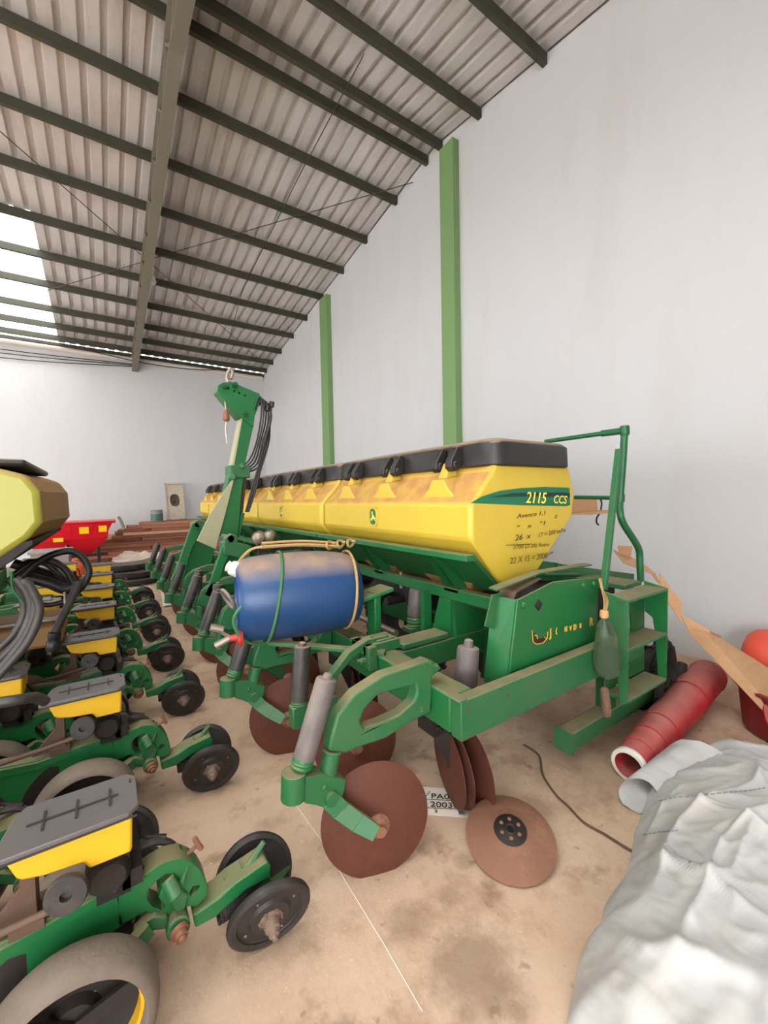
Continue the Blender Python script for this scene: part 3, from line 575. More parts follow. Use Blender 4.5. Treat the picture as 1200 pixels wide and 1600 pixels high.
# ---- disc openers along the front toolbar
def OPENER(dx, dy, can='can_black', tilt=0.0, first=False):
    """casting arm on the toolbar, foot, fork, dust canister with spring, coulter disc with hub"""
    D = V((dx, dy, 0)); Y = 1.40
    def q(px, py, Y=Y): return at_y(px, py, Y)+D
    c = lambda u, w: (420+u/3.75, 1000+w/3.75)
    e_ = lambda u, w: (312+u/2.74, 844+w/2.74)
    outer = [e_(*p) for p in ((1022, 540), (985, 512), (958, 503), (890, 530), (770, 568), (650, 645), (575, 735), (548, 830), (538, 888), (612, 898), (655, 878), (775, 838), (885, 768), (940, 742), (972, 728), (978, 640), (978, 575))]
    hole = [e_(*p) for p in ((908, 602), (830, 622), (745, 652), (695, 705), (672, 765), (690, 793), (765, 768), (850, 728), (895, 688), (912, 645))]
    b = MB(); b.prism([q(*p)+V((0, -.03, 0)) for p in outer], (0, .06, 0), holes=[[q(*p)+V((0, -.03, 0)) for p in hole]])
    arm = b.build('disc_arm', 'green_worn', DR, bevel=.012)
    for u_ in ((905, 118), (950, 140), (865, 395)):
        MB().bolt(q(*c(*u_))+V((0, -.03, 0)), (0, -1, 0), .013, .010).build('arm_bolt', 'green_worn', arm)
    f = MB()
    f.cyl(q(*c(372, 640)), q(*c(345, 780)), .034, 16)
    f.cyl(q(*c(372, 640)), q(*c(369, 655)), .038, 16)
    house = [c(*p) for p in ((190, 775), (290, 760), (425, 790), (420, 845), (398, 905), (375, 960), (330, 960), (250, 935), (190, 925))]
    f.prism([q(*p)+V((0, -.035, 0)) for p in house], (0, .07, 0))
    f.cyl(q(*c(340, 893))+V((0, -.05, 0)), q(*c(340, 893))+V((0, .05, 0)), .026, 14); f.bolt(q(*c(300, 832))+V((0, -.035, 0)), (0, -1, 0), .012, .006)
    cu_, cl_ = q(*c(150, 770)), q(*c(145, 925)); f.cyl(cl_, cu_, .046, 20)
    up_ = [(398, 890, 1.37), (470, 962, 1.34), (560, 1028, 1.295), (655, 1095, 1.25)]; lo_ = [(300, 965, 1.37), (385, 1050, 1.34), (490, 1125, 1.295), (610, 1185, 1.25)]
    for k_ in range(3):
        A4 = [q(*c(*up_[k_][:2]), up_[k_][2]), q(*c(*lo_[k_][:2]), lo_[k_][2])]; B4 = [q(*c(*up_[k_+1][:2]), up_[k_+1][2]), q(*c(*lo_[k_+1][:2]), lo_[k_+1][2])]; t4 = V((0, .035, 0))
        f.hexa([A4[0], A4[1], A4[1]+t4, A4[0]+t4], [B4[0], B4[1], B4[1]+t4, B4[0]+t4])
    f.build('disc_fork', 'green_worn', arm, bevel=.008)
    p0, p1 = q(*c(192, 742)), q(*c(344, 215))
    d = (p1-p0); L_ = d.length; k = MB()
    k.lathe([(.036, L_*.10), (.041, L_*.105), (.041, L_*.95), (.037, L_*.975), (.020, L_*.985), (.017, L_*1.03), (.010, L_*1.045)], p0, d, 22)
    k.build('spring_canister', can, arm)
    MB().coil(p0+d*-.01, p0+d*.12, .033, .009, 3.2).build('spring', 'green', arm)
    ctr = V((.845, 1.34, .212))+D; ax = V((-.30, -.92, .10+tilt)).normalized(); r = .222
    w = MB(); w.lathe([(.0, -.006), (.09, 0), (.16, .014), (r-.02, .028), (r, .034), (r, .037), (r-.02, .033), (.16, .020), (.09, .008), (0, .004)], ctr, ax*-1, 48, caps=False)
    w.build('coulter_disc', 'rust', arm)
    h = MB(); h.lathe([(.045, -.005), (.045, .012), (.036, .018), (.02, .03), (.02, .05)], ctr, ax, 18)
    u = ax.cross(V((0, 0, 1))).normalized(); v_ = ax.cross(u)
    for i in range(5): h.bolt(ctr+ax*.008+(u*math.cos(i*1.257+.6)+v_*math.sin(i*1.257+.6))*.034, ax, .010, .008)
    h.build('disc_hub', 'rust_bolt', arm)
    return arm
a1 = OPENER(0, 0, 'can_grey'); lab(a1, 'nearest disc arm with a dusty grey canister')
a2 = OPENER(0, .96)
for dy in (1.82, 2.63, 3.52, 4.35, 5.2, 6.05): dup(a2, (0, dy-.96, 0), DR)
def SLIM(dx, dy):
    """the second rank: a slim curved arm, upright canister, fork and disc"""
    D = V((dx, dy, 0)); b = MB(); w = V((0, .05, 0)); o = [V((1.17, 1.375, .74)), V((1.05, 1.375, .745)), V((.93, 1.375, .70)), V((.84, 1.375, .62)), V((.79, 1.375, .50))]; i_ = [V((1.17, 1.375, .70)), V((1.06, 1.375, .705)), V((.955, 1.375, .665)), V((.875, 1.375, .60)), V((.83, 1.375, .49))]
    b.prism([p+D for p in o]+[p+D for p in reversed(i_)], w); b.bar(V((1.1, 1.40, .705))+D, V((1.22, 1.40, .705))+D, .07, .05)
    arm = b.build('slim_arm', 'green_worn', DR, bevel=.006)
    f = MB(); f.prism([V(p)+D for p in ((.62, 1.37, .50), (.62, 1.37, .40), (.74, 1.37, .37), (.93, 1.37, .19), (.98, 1.37, .22), (.87, 1.37, .38), (.86, 1.37, .50))], (0, .06, 0)); f.build('disc_fork', 'green_worn', arm, bevel=.008)
    k = MB(); p0, p1 = V((.665, 1.40, .50))+D, V((.69, 1.40, .79))+D; L_ = (p1-p0).length
    k.lathe([(.036, L_*.08), (.041, L_*.085), (.041, L_*.95), (.037, L_*.975), (.020, L_*.985), (.017, L_*1.03), (.010, L_*1.045)], p0, p1-p0, 22); k.build('spring_canister', 'can_black', arm)
    MB().coil(p0, p0+(p1-p0)*.1, .033, .009, 3).build('spring', 'green', arm)
    ctr = V((.96, 1.36, .215))+D; ax = V((-.30, -.92, .10)).normalized(); r = .222
    MB().lathe([(.0, -.006), (.09, 0), (.16, .014), (r-.02, .028), (r, .034), (r, .037), (r-.02, .033), (.16, .020), (.09, .008), (0, .004)], ctr, ax*-1, 48, caps=False).build('coulter_disc', 'rust', arm)
    MB().lathe([(.045, -.005), (.045, .012), (.036, .018), (.02, .03), (.02, .05)], ctr, ax, 18).build('disc_hub', 'rust_bolt', arm)
    return arm
sl = SLIM(0.08, .48)
for dy in (.96, 1.82, 2.7): dup(sl, (0, dy, 0), DR)
# ---- rear openers: shorter canisters and paired blades
def REAR(X, Y):
    k = MB(); p0, p1 = V((X-.012, Y, .565)), V((X+.012, Y, .765))
    k.lathe([(.050, 0), (.057, .012), (.055, .17), (.052, .185), (.026, .19), (.021, .22), (.012, .226)], p0, p1-p0, 22); cn = k.build('rear_canister', 'can_grey' if Y < 2 else 'can_black', DR)
    MB().coil(p0+V((-.008, 0, -.07)), p0, .046, .012, 3).build('spring', 'green', cn)
    MB().box(X-.09, X+.12, Y-.05, Y+.05, .475, .50).build('spring_seat', 'green_worn', cn)
    return cn
r1 = REAR(1.452, 1.45)
for d in ((.28, .75, .12), (.28, 1.9, .12), (.28, 3.3, .12)): dup(r1, d, DR)
def BLADES(X, Y):
    b = MB(); r = .19
    for (oy, an, xx) in ((-.02, .42, 0), (.03, .62, -.06), (.05, .8, -.085)):
        ax = V((.95, -.22-.3*(an-.42), .06)).normalized(); b.lathe([(0, -.003), (r*.5, .0), (r, .008), (r, .012), (r*.5, .005), (0, .003)], (X+xx, Y+oy, r), ax, 40, caps=False)
    t = b.build('coulter_blade', 'rust', DR)
    k = MB(); k.bar((X-.07, Y+.02, .22), (X-.16, Y+.06, .44), .06, .07); k.box(X-.22, X-.02, Y-.02, Y+.10, .40, .50); k.cyl((X-.08, Y-.06, .2), (X+.02, Y+.1, .2), .045, 14)
    for i in range(3): k.bolt((X-.2+.05*i, Y-.02, .44), (0, -1, 0), .016, .02)
    k.build('blade_bracket', 'soot', t)
    return t
bl1 = BLADES(1.42, 1.43)
dup(bl1, (.0, .95, 0), DR); dup(bl1, (0, 1.85, 0), DR)
# ---- folded marker arm and its brackets
YM = 4.45
def mk(pts, y0, w, m_, name, par=DR, holes=(), bev=.008): return MB().prism([at_y(*p, y0) for p in pts], (0, w, 0), [[at_y(*p, y0) for p in h] for h in holes]).build(name, m_, par, bevel=bev)
def circ(x, y, r): return [(x+r*math.cos(i*math.tau/8), y+r*math.sin(i*math.tau/8)) for i in range(8)]
hd = mk([(340, 611), (341, 602), (348, 598), (360, 596), (405, 615), (408, 622), (402, 640), (398, 650), (396, 668), (378, 652), (374, 653)], YM-.09, .18, 'green', 'marker_head', holes=[circ(357, 607, 1.8), circ(366, 611, 1.8), circ(374, 614, 1.8), circ(383, 618, 1.8)])
for p in ((350, 604), (367, 602), (383, 647)): MB().bolt(at_y(*p, YM-.09), (0, -1, 0), .03, .03).build('head_bolt', 'green_dark', hd)
hk = MB(); hk.tube(spline([at_y(357, 598, YM), at_y(354, 590, YM), at_y(356, 582, YM), at_y(361, 577, YM), at_y(363, 584, YM), at_y(360, 592, YM)], 4), .018, 8); hk.build('hook', 'steel', hd)
mk([(377, 653), (397, 660), (381, 735), (363, 730)], YM-.07, .14, 'green', 'marker_upper_arm')
mk([(377, 653), (379, 653.5), (365, 731), (362, 730)], YM-.078, .16, 'white_metal', 'marker_arm_edge', bev=0)
lo = mk([(362, 728), (383, 733), (379, 760), (372, 840), (342, 838), (348, 790)], YM-.09, .18, 'green', 'marker_lower_arm')
mk([(361, 752), (366, 748), (353, 800), (337, 858), (308, 845), (330, 800)], YM-.11, .03, 'white_metal', 'marker_shield', bev=.003)
mk([(383, 733), (387, 738), (380, 800), (374, 832), (362, 832), (372, 770)], YM+.02, .06, 'brown', 'marker_cylinder')
mk([(377, 800), (383, 802), (374, 840), (368, 838)], YM-.06, .12, 'green', 'marker_link')
cp = MB(); cp.box(*(lambda p: (p.x-.1, p.x+.1))(at_y(371, 735, YM)), YM-.11, YM+.11, at_y(371, 740, YM).z-.05, at_y(371, 728, YM).z); cp.cyl(at_y(364, 745, YM-.13), at_y(364, 745, YM+.13), .035, 12); cp.cyl(at_y(378, 728, YM-.13), at_y(378, 728, YM+.13), .03, 12); cp.build('marker_joint', 'green_worn', DR, bevel=.01)
for k in range(5):
    d = k*.03
    MB().tube(spline([at_y(398+k*2, 640-k*2, YM-.1+d), at_y(402+k*2.5, 625+k, YM-.1+d), at_y(408+k*3.2, 622+k*3, YM-.1+d), at_y(408+k*3.6, 650+k*3, YM-.12+d), at_y(401+k*3.2, 690, YM-.12+d), at_y(391+k*3.4, 716+k*3, YM-.1+d), at_y(377+k*1.6, 731+k*2, YM-.08+d), at_y(368, 738+2*k, YM-.1)], 5), .0095, 6).build('marker_hose', 'hose' if k % 2 else 'hose_black', DR)
for k in range(3): MB().tube(spline([at_y(420+k*2, 634+k*2, YM-.05+k*.03), at_y(424-k, 652, YM-.05+k*.03), at_y(414+k*3, 690, YM-.05+k*.02), at_y(402+k*2.5, 735, YM-.02), at_y(392+k*3, 770, YM), at_y(384+k*2, 800, YM)], 5), .010, 6).build('marker_hose', 'hose_black', DR)
for (px, py) in ((417, 642), (424, 636)): MB().cyl(at_y(px, py, YM-.06), at_y(px+1, py-8, YM-.06), .028, 8).build('hose_end', 'hose_black', DR)
mr = MB(); p = at_y(353, 640, YM-.05); mr.lathe([(.02, 0), (.035, .02), (.03, .09), (.012, .12)], p-V((0, 0, .12)), (0, 0, 1), 10); mr.build('marker_handle', 'rust_bolt', hd)
MB().tube([p-V((0, 0, .12)), at_y(352, 670, YM-.05), at_y(355, 693, YM-.05)], .006, 5).build('hanging_line', 'white_plastic', hd)
MB().tube([p, at_y(352, 625, YM-.05)], .012, 6).build('handle_rod', 'steel', hd)
def BRACKET(dp, y):
    f = lambda L_: [(x+dp[0], yv+dp[1]) for x, yv in L_]
    b = mk(f([(351, 842), (362, 834), (372, 841), (350, 885), (341, 922), (334, 935), (318, 930), (326, 915), (338, 880)]), y, .04, 'green', 'arm_bracket')
    mk(f([(356, 850), (392, 862), (380, 915), (352, 935), (338, 930)]), y+.16, .03, 'green', 'bracket_web', b)
    mk(f([(362, 834), (372, 838), (372, 850), (352, 848), (351, 842)]), y-.02, .1, 'green_worn', 'bracket_lug', b)
    k = MB(); pp = at_y(361+dp[0], 842+dp[1], y-.02); k.cyl(pp, pp+V((0, .3, 0)), .03, 12); k.build('bracket_pin', 'green_worn', b)
    return b
B1 = BRACKET((0, 0), 4.0); mk([(349, 848), (362, 846), (393, 853), (390, 874), (350, 867)], 3.98, .18, 'green_worn', 'bracket_stop', B1)
BRACKET((-52, -22), 4.9)
MB().box(.95, 2.0, 4.2, 4.36, .52, .66).build('arm_beam', 'green', DR, bevel=.006); MB().box(.95, 2.0, 5.0, 5.2, .52, .66).build('arm_beam', 'green', DR, bevel=.006)
for (px, py) in ((405, 840), (421, 838)):
    k = MB(); p = at_y(px, py, 3.9); k.lathe([(.02, .09), (.05, .07), (.065, .02), (.065, 0), (.05, -.01)], p, (-.4, -.9, 0), 18); w_ = k.build('work_lamp', 'steel', DR)
    MB().cyl(p-V((0, -.03, .05)), p-V((0, -.03, .25)), .012, 8).build('lamp_stem', 'dark', w_)
MB().box(1.2, 1.55, 3.92, 4.0, .99, 1.02).build('lamp_bar', 'dark', DR)
# diagonal flat bar that carries the drum
MB().bar((.72, 2.22, .715), (1.2, 1.80, .675), .05, .02).build('drum_bar', 'green_worn', DR, bevel=.003)
MB().bar((.70, 2.45, .715), (1.25, 2.45, .69), .06, .03).build('drum_bar', 'green_worn', DR, bevel=.003)

# ---------------------------------------------------------------- the row planter on the left
PL = thing('row_planter', (-.4, 1.4, 0), 'green row planter with yellow seed boxes under grey lids and small black wheels', 'machine')
YM0 = 1.40
def UNIT():
    ya = YM0-.035
    A = lambda px, py, Y=ya: at_y(px, py, Y)
    c = lambda u, w: (200+u/4, 1280+w/4)
    outer = [c(*p) for p in ((-60, 440), (60, 375), (160, 310), (230, 268), (330, 245), (400, 272), (450, 315), (480, 370), (497, 420), (495, 480), (430, 545), (385, 545), (300, 560), (250, 600), (210, 628), (110, 575), (0, 640), (-60, 670))]
    slot = [c(*p) for p in ((120, 455), (165, 395), (235, 345), (285, 345), (262, 380), (215, 430), (190, 490), (235, 545), (215, 575), (150, 545), (122, 510))]
    hole = [c(*p) for p in ((385, 460), (405, 420), (450, 415), (430, 460), (395, 485))]
    b = MB(); b.prism([A(*p) for p in outer], (0, .07, 0), holes=[[A(*p) for p in slot], [A(*p) for p in hole]])
    u = b.build('row_unit', 'green', PL, bevel=.005)
    # main shank running forward
    b = MB(); b.prism([(-.92, ya, .30), (-.92, ya, .44), (-.60, ya, .44), (-.28, ya, .405), (-.02, ya, .43), (.0, ya, .30), (-.25, ya, .245), (-.6, ya, .27)], (0, .012, 0)); b.prism([(-.92, ya+.06, .30), (-.92, ya+.06, .44), (-.60, ya+.06, .44), (-.28, ya+.06, .405), (-.02, ya+.06, .43), (.0, ya+.06, .30), (-.25, ya+.06, .245), (-.6, ya+.06, .27)], (0, .012, 0))
    b.prism([(-.60, ya-.012, .405), (-.28, ya-.012, .37), (-.05, ya-.012, .40), (-.05, ya-.012, .425), (-.28, ya-.012, .40), (-.60, ya-.012, .435)], (0, .10, 0))
    b.prism([(-.92, ya, .40), (-.4, ya, .40), (-.4, ya+.06, .40), (-.92, ya+.06, .40)], (0, 0, .012))
    b.build('shank', 'green', u, bevel=.003)
    b = MB(); b.box(-.52, -.48, YM0-.10, YM0-.085, .22, .60); b.box(-.52, -.48, YM0+.085, YM0+.10, .22, .60); b.box(-.53, -.47, YM0-.10, YM0+.10, .56, .60)
    b.bar((-.50, YM0-.09, .55), (-.92, YM0-.09, .53), .02, .06); b.bar((-.50, YM0+.09, .55), (-.92, YM0+.09, .53), .02, .06); b.bar((-.50, YM0-.09, .30), (-.92, YM0-.09, .30), .02, .06)
    for z in (.29, .55): b.cyl((-.50, YM0-.125, z), (-.50, YM0+.125, z), .022, 12)
    b.build('linkage', 'green_worn', u, bevel=.004)
    # pivot casting inside the horn
    b = MB(); b.cyl(A(*c(245, 370)), A(*c(305, 490), ya-.03), .020, 14)
    b.prism([A(*p, ya-.012) for p in (c(375, 305), c(318, 420), c(270, 470), c(262, 520), c(300, 600), c(360, 560), c(380, 480), c(345, 450))], (0, .03, 0))
    b.cyl(A(*c(300, 600), ya+.02), A(*c(318, 690), ya-.045), .032, 16)
    b.prism([A(*p, ya-.015) for p in (c(250, 610), c(170, 605), c(90, 660), c(30, 720), c(120, 790), c(160, 700), c(255, 690))], (0, .03, 0))
    b.build('pivot_casting', 'green_worn', u, bevel=.006)
    b = MB(); p = A(*c(315, 690), ya-.045); b.lathe([(.026, 0), (.026, .012), (.019, .012), (.019, .026), (.012, .026), (.012, .036)], p, (.25, -.9, -.3), 12); b.build('pivot_bolt', 'rust_bolt', u)
    b = MB(); p = A(*c(365, 225), YM0); q_ = A(*c(430, 165), YM0+.01); b.cyl(p, q_, .006, 8); b.tube([A(*c(415, 118), YM0), A(*c(440, 160), YM0), A(*c(458, 185), YM0)], .008, 8); b.build('t_handle', 'rust_bolt', u)
    b = MB(); b.coil(A(*c(215, 250), YM0+.02), A(*c(330, 205), YM0+.02), .017, .005, 5); b.cyl(A(*c(200, 255), YM0+.02), A(*c(350, 200), YM0+.02), .007, 8)
    b.tube(spline([A(*c(40, 195), YM0+.04), A(*c(110, 160), YM0+.05), A(*c(190, 135), YM0+.05), A(*c(260, 150), YM0+.05), A(*c(300, 190), YM0+.04)], 4), .012, 8); b.build('down_spring', 'wheel_black', u)
    # tail arm, a channel with a notched top
    yt = YM0-.045
    prof = [c(*p) for p in ((405, 605), (560, 500), (640, 425), (870, 268), (893, 290), (890, 365), (740, 445), (625, 545), (560, 605), (420, 680))]
    b = MB(); b.prism([A(*p, yt) for p in prof], (0, .085, 0)); tl = b.build('tail_arm', 'green', u, bevel=.005)
    top = A(*c(740, 360), yt)
    b = MB(); b.bar(A(*c(600, 385), YM0)+V((0, 0, .002)), A(*c(725, 315), YM0)+V((0, 0, .002)), .014, .006); b.build('tail_slot', 'dark', u)
    b = MB(); p = A(*c(775, 290), YM0); b.tube([A(*c(710, 330), YM0), A(*c(770, 270), YM0), A(*c(800, 215), YM0), A(*c(850, 140), YM0)], [.012, .014, .011, .009], 8); b.bar(A(*c(700, 300), YM0+.01), A(*c(830, 250), YM0+.01), .03, .02); b.build('tail_lever', 'green_worn', u)
    b = MB(); b.hexa([A(*c(885, 375)), A(*c(920, 420)), A(*c(925, 420), YM0-.02), A(*c(890, 375), YM0-.02)], [A(*c(1010, 285), YM0+.02), A(*c(1018, 300), YM0+.02), A(*c(1018, 300), YM0+.03), A(*c(1010, 285), YM0+.03)])
    b.hexa([A(*c(735, 560)), A(*c(730, 510)), A(*c(735, 510), YM0), A(*c(740, 560), YM0)], [A(*c(890, 400)), A(*c(885, 350)), A(*c(890, 350), YM0), A(*c(895, 400), YM0)]); b.build('scraper', 'green_worn', u)
    MB().coil(A(*c(560, 580), YM0), A(*c(730, 480), YM0), .03, .007, 9).build('tail_spring', 'wheel_black', u)
    # closing wheels in a V
    for sg in (-1, 1):
        ctr = V((.40, YM0+sg*.085, .133)); ax = V((.10*sg if sg < 0 else .10, sg*.93, .26*-1)).normalized() if sg < 0 else V((.12, .93, -.26)).normalized()
        r = .137; w = MB()
        w.lathe([(.05, -.012), (.10, -.010), (.12, -.016), (r-.016, -.018), (r-.003, -.010), (r, 0), (r-.003, .010), (r-.014, .016), (r-.03, .010), (.112, .008), (.105, .002), (.07, .002), (.062, .012), (.03, .014)], ctr, ax, 40, caps=True)
        w.build('closing_wheel', 'wheel_black', u)
        h = MB(); h.lathe([(.045, .0), (.040, .012), (.026, .018), (.024, .045), (.017, .048), (.016, .062), (.009, .064), (.008, .074)], ctr, ax, 18)
        e1 = ax.cross(V((0, 0, 1))).normalized(); e2 = ax.cross(e1)
        for i in range(6): h.bolt(ctr+ax*.006+(e1*math.cos(i*1.047)+e2*math.sin(i*1.047))*.034, ax, .007, .012)
        for i in range(4): h.lathe([(.005, 0), (.003, .004)], ctr+ax*.004+(e1*math.cos(i*1.57+.5)+e2*math.sin(i*1.57+.5))*.088, ax, 8)
        h.build('wheel_hub', 'hub', u)
    MB().cyl((.40, YM0-.085, .15), (.40, YM0+.085, .15), .014, 10).build('wheel_axle', 'dark', u)
    # gauge wheels
    for sg in (-1, 1):
        ctr = V((-.115, YM0+sg*.155, .20)); r = .19; w = .058
        k = MB(); k.lathe([(r-.03, -w), (r-.014, -w+.004), (r-.004, -w+.02), (r, -.02), (r, .01), (r-.006, w-.018), (r-.018, w-.003), (r-.030, w), (r-.036, w-.008), (r-.036, -w+.01)], ctr, (0, sg, 0), 48, caps=False)
        k.f += [(9*48+i, 9*48+(i+1) % 48, (i+1) % 48, i) for i in range(48)]; k.mi += [0]*48
        k.build('gauge_tire', 'tire', u)
        k = MB(); k.lathe([(r-.036, w-.075), (r-.06, w-.085), (.06, -.035), (.05, -.01), (.02, -.008)], ctr, (0, sg, 0), 40, caps=False)
        k.build('gauge_rim', 'dark', u)
        k = MB()
        k.lathe([(r-.037, w-.038), (r-.037, w-.085), (r-.046, w-.085), (r-.046, w-.038)], ctr, (0, sg, 0), 40, caps=False); k.f += [(3*40+i, 3*40+(i+1) % 40, (i+1) % 40, i) for i in range(40)]; k.mi += [0]*40
        k.build('gauge_rim_band', 'yellow_box', u)
        k = MB()
        for a in (.35, 2.45, 4.55): k.bar(ctr+V((0, -sg*.005, 0)), ctr+V((math.cos(a)*.148, sg*.012, math.sin(a)*.148)), .035, .012, (0, 1, 0))
        k.build('gauge_spokes', 'dark', u)
        MB().bar(ctr+V((0, -sg*.03, 0)), V((.06, YM0+sg*.05, .27)), .03, .045).build('gauge_arm', 'green_worn', u)
    # seed box with lid
    yb = YM0-.10
    hp = [A(*p, yb) for p in ((3, 1347), (24, 1375), (32, 1377), (65, 1371), (130, 1349), (139, 1359), (207, 1331), (207, 1270))]
    bx = MB(); bx.hexa; n = len(hp)
    b = MB(); b.prism(hp, (0, .18, 0)); b.build('seed_box', 'yellow_box', u, bevel=.008)
    z = (hp[0].z+hp[-1].z)/2
    def lidpoly(zz, e):
        x0, x1, y0, y1 = -.262-e, .046+e, yb-.012-e, yb+.18+e; t = .025
        return [(x0+.0, y0, zz), (x1-t, y0, zz), (x1, y0+t, zz), (x1, y1-t, zz), (x1-t, y1, zz), (x0+.05, y1, zz), (x0+.03, y1-.03, zz)]
    zl = hp[-1].z-.002
    b = MB(); b.prism(lidpoly(zl, 0), (0, 0, .014)); b.build('box_lid', 'grey_lid', u, bevel=.003)
    b = MB(); ym = yb+.085; zt = zl+.0145
    b.box(-.20, .0, ym-.0035, ym+.0035, zt, zt+.003)
    for x in (-.165, -.095, -.02): b.box(x-.003, x+.003, ym-.04, ym+.04, zt, zt+.003)
    b.box(.028, .032, ym+.04, ym+.055, zt, zt+.003); b.box(-.26, .04, yb-.0135, yb-.012, zl-.003, zl+.003)
    b.build('lid_grooves', 'lid_dark', u)
    # meter, knob and drive rod below the box
    kp = A(104, 1397, YM0-.135)
    b = MB(); b.lathe([(.013, -.010), (.043, -.010), (.046, -.005), (.046, .005), (.043, .010), (.013, .010), (.012, -.004), (.0, -.004)], kp, (-.12, -.95, .12), 28); b.build('meter_knob', 'grey_lid' if 0 else 'wheel_black', u)
    b = MB(); b.lathe([(.05, -.04), (.055, -.02), (.055, .03), (.04, .05)], (-.03, YM0-.02, .475), (0, -1, 0), 20); b.box(-.06, .02, YM0-.05, YM0+.05, .40, .55); b.build('seed_meter', 'soot', u)
    b = MB(); b.box(-.215, -.185, YM0-.04, YM0+.02, .42, .58); b.box(-.24, -.17, YM0-.05, YM0+.05, .41, .435); b.prism([(-.30, YM0-.03, .42), (-.20, YM0-.03, .42), (-.20, YM0-.03, .52), (-.215, YM0-.03, .52)], (0, .02, 0)); b.cyl((-.27, YM0-.07, .46), (-.11, YM0-.115, .50), .009, 10); b.cyl((-.54, YM0-.06, .435), (-.27, YM0-.07, .46), .010, 10)
    b.build('meter_drive', 'brown', u)
    b = MB(); b.tube(spline([(.03, YM0+.02, .57), (.05, YM0+.05, .52), (.06, YM0+.07, .46), (.12, YM0+.05, .44)], 4), .008, 6); b.box(-.0, .05, YM0-.05, YM0+.06, .41, .46); b.tube(spline([(-.02, YM0-.05, .42), (.02, YM0-.04, .45), (.05, YM0-.01, .42), (.03, YM0, .38)], 4), .007, 6); b.build('press_bracket', 'soot', u)
    # opener discs below
    for sg in (-1, 1): MB().lathe([(0, -.002), (.17, -.002), (.19, 0), (.17, .002), (0, .002)], (-.16, YM0+sg*.03, .19), (.06, sg, 0), 36, caps=False).build('opener_disc', 'soot', u)
    return u
U0 = UNIT()
for k in range(1, 7): dup(U0, (0, .905*k, 0), PL)
for k in range(0, 7): dup(U0, (-.40, .4525+.905*k, 0), PL)
lab(U0, 'nearest row unit with a yellow box under a grey lid')
MB().box(-1.22, -1.06, -.3, 9.0, .42, .58).build('planter_toolbar', 'green_dark', PL, bevel=.008)
MB().box(-1.5, -1.38, -.3, 9.0, .42, .58).build('front_toolbar', 'green_dark', PL, bevel=.008)
# big tank of the planter
def BIGTANK(y0, y1):
    prof = [(-1.25, 1.30), (-1.32, 1.45), (-1.30, 1.62), (-1.0, 1.68), (-.40, 1.665), (-.30, 1.635), (-.255, 1.56), (-.25, 1.41), (-.30, 1.34), (-.43, 1.24), (-1.1, 1.2)]
    n = len(prof); cx, cz = -.78, 1.45; b = MB()
    def ring(y, s, a=1): return [(cx+(x-cx)*s, y, cz+(z-cz)*s*a) for x, z in prof]
    b.add(ring(y0, .985)+ring(y0+.03, 1)+ring(y0+.34, 1.0)+ring(y1-.45, 1.06)+ring(y1-.1, 1.07)+ring(y1, 1.02), [])
    for k in range(5): b.f += [(k*n+i, k*n+(i+1) % n, (k+1)*n+(i+1) % n, (k+1)*n+i) for i in range(n)]
    b.f += [tuple(range(n)), tuple(reversed(range(5*n, 6*n)))]; b.mi = [0]*len(b.f)
    b.mi[n:5*n] = [1 if i % n in (3, 4, 5, 6, 7, 8) else 0 for i in range(4*n)]
    t = b.build('planter_tank', ['lime', 'yellow_dusty'], PL, bevel=.02, ang=25)
    MB().box(-1.2, -.31, y0+.1, y1-.2, 1.68, 1.715).build('tank_lid', 'black', t, bevel=.015)
    b = MB(); b.hexa([(-1.1, y0+.02, 1.16), (-.42, y0+.02, 1.20), (-.29, y0+.02, 1.31), (-.29, y0+.02, 1.33)], [(-1.1, y1, 1.16), (-.42, y1, 1.20), (-.27, y1, 1.31), (-.27, y1, 1.33)]); b.build('tank_cradle', 'dark', t)
    return t
BIGTANK(2.5, 3.75)
b = MB(); b.box(-1.1, -.40, 2.46, 2.62, 1.11, 1.20); b.build('tank_bracket', 'green', PL, bevel=.006)
MB().box(-1.15, -.62, 2.6, 2.75, .5, 1.13).build('tank_post', 'green_dark', PL); MB().box(-1.15, -.75, 3.6, 3.75, .5, 1.2).build('tank_post', 'green_dark', PL)
b = MB()
def hose(pts, r, m_='hose', name='seed_hose'): return MB().tube(spline(pts, 6), r, 10).build(name, m_, PL)
# four hoses that drop from under the tank
Yh = 2.55
for k, xs in enumerate(([(14, 905), (30, 925), (38, 955), (22, 990), (-12, 1022)], [(24, 903), (43, 925), (48, 957), (30, 998), (-10, 1040)], [(36, 905), (54, 935), (52, 965), (34, 1003), (-6, 1052)], [(44, 910), (61, 945), (58, 972), (42, 1005), (8, 1045), (-8, 1062)])):
    hose([at_y(*p, Yh-.07*k) for p in xs], .0165)
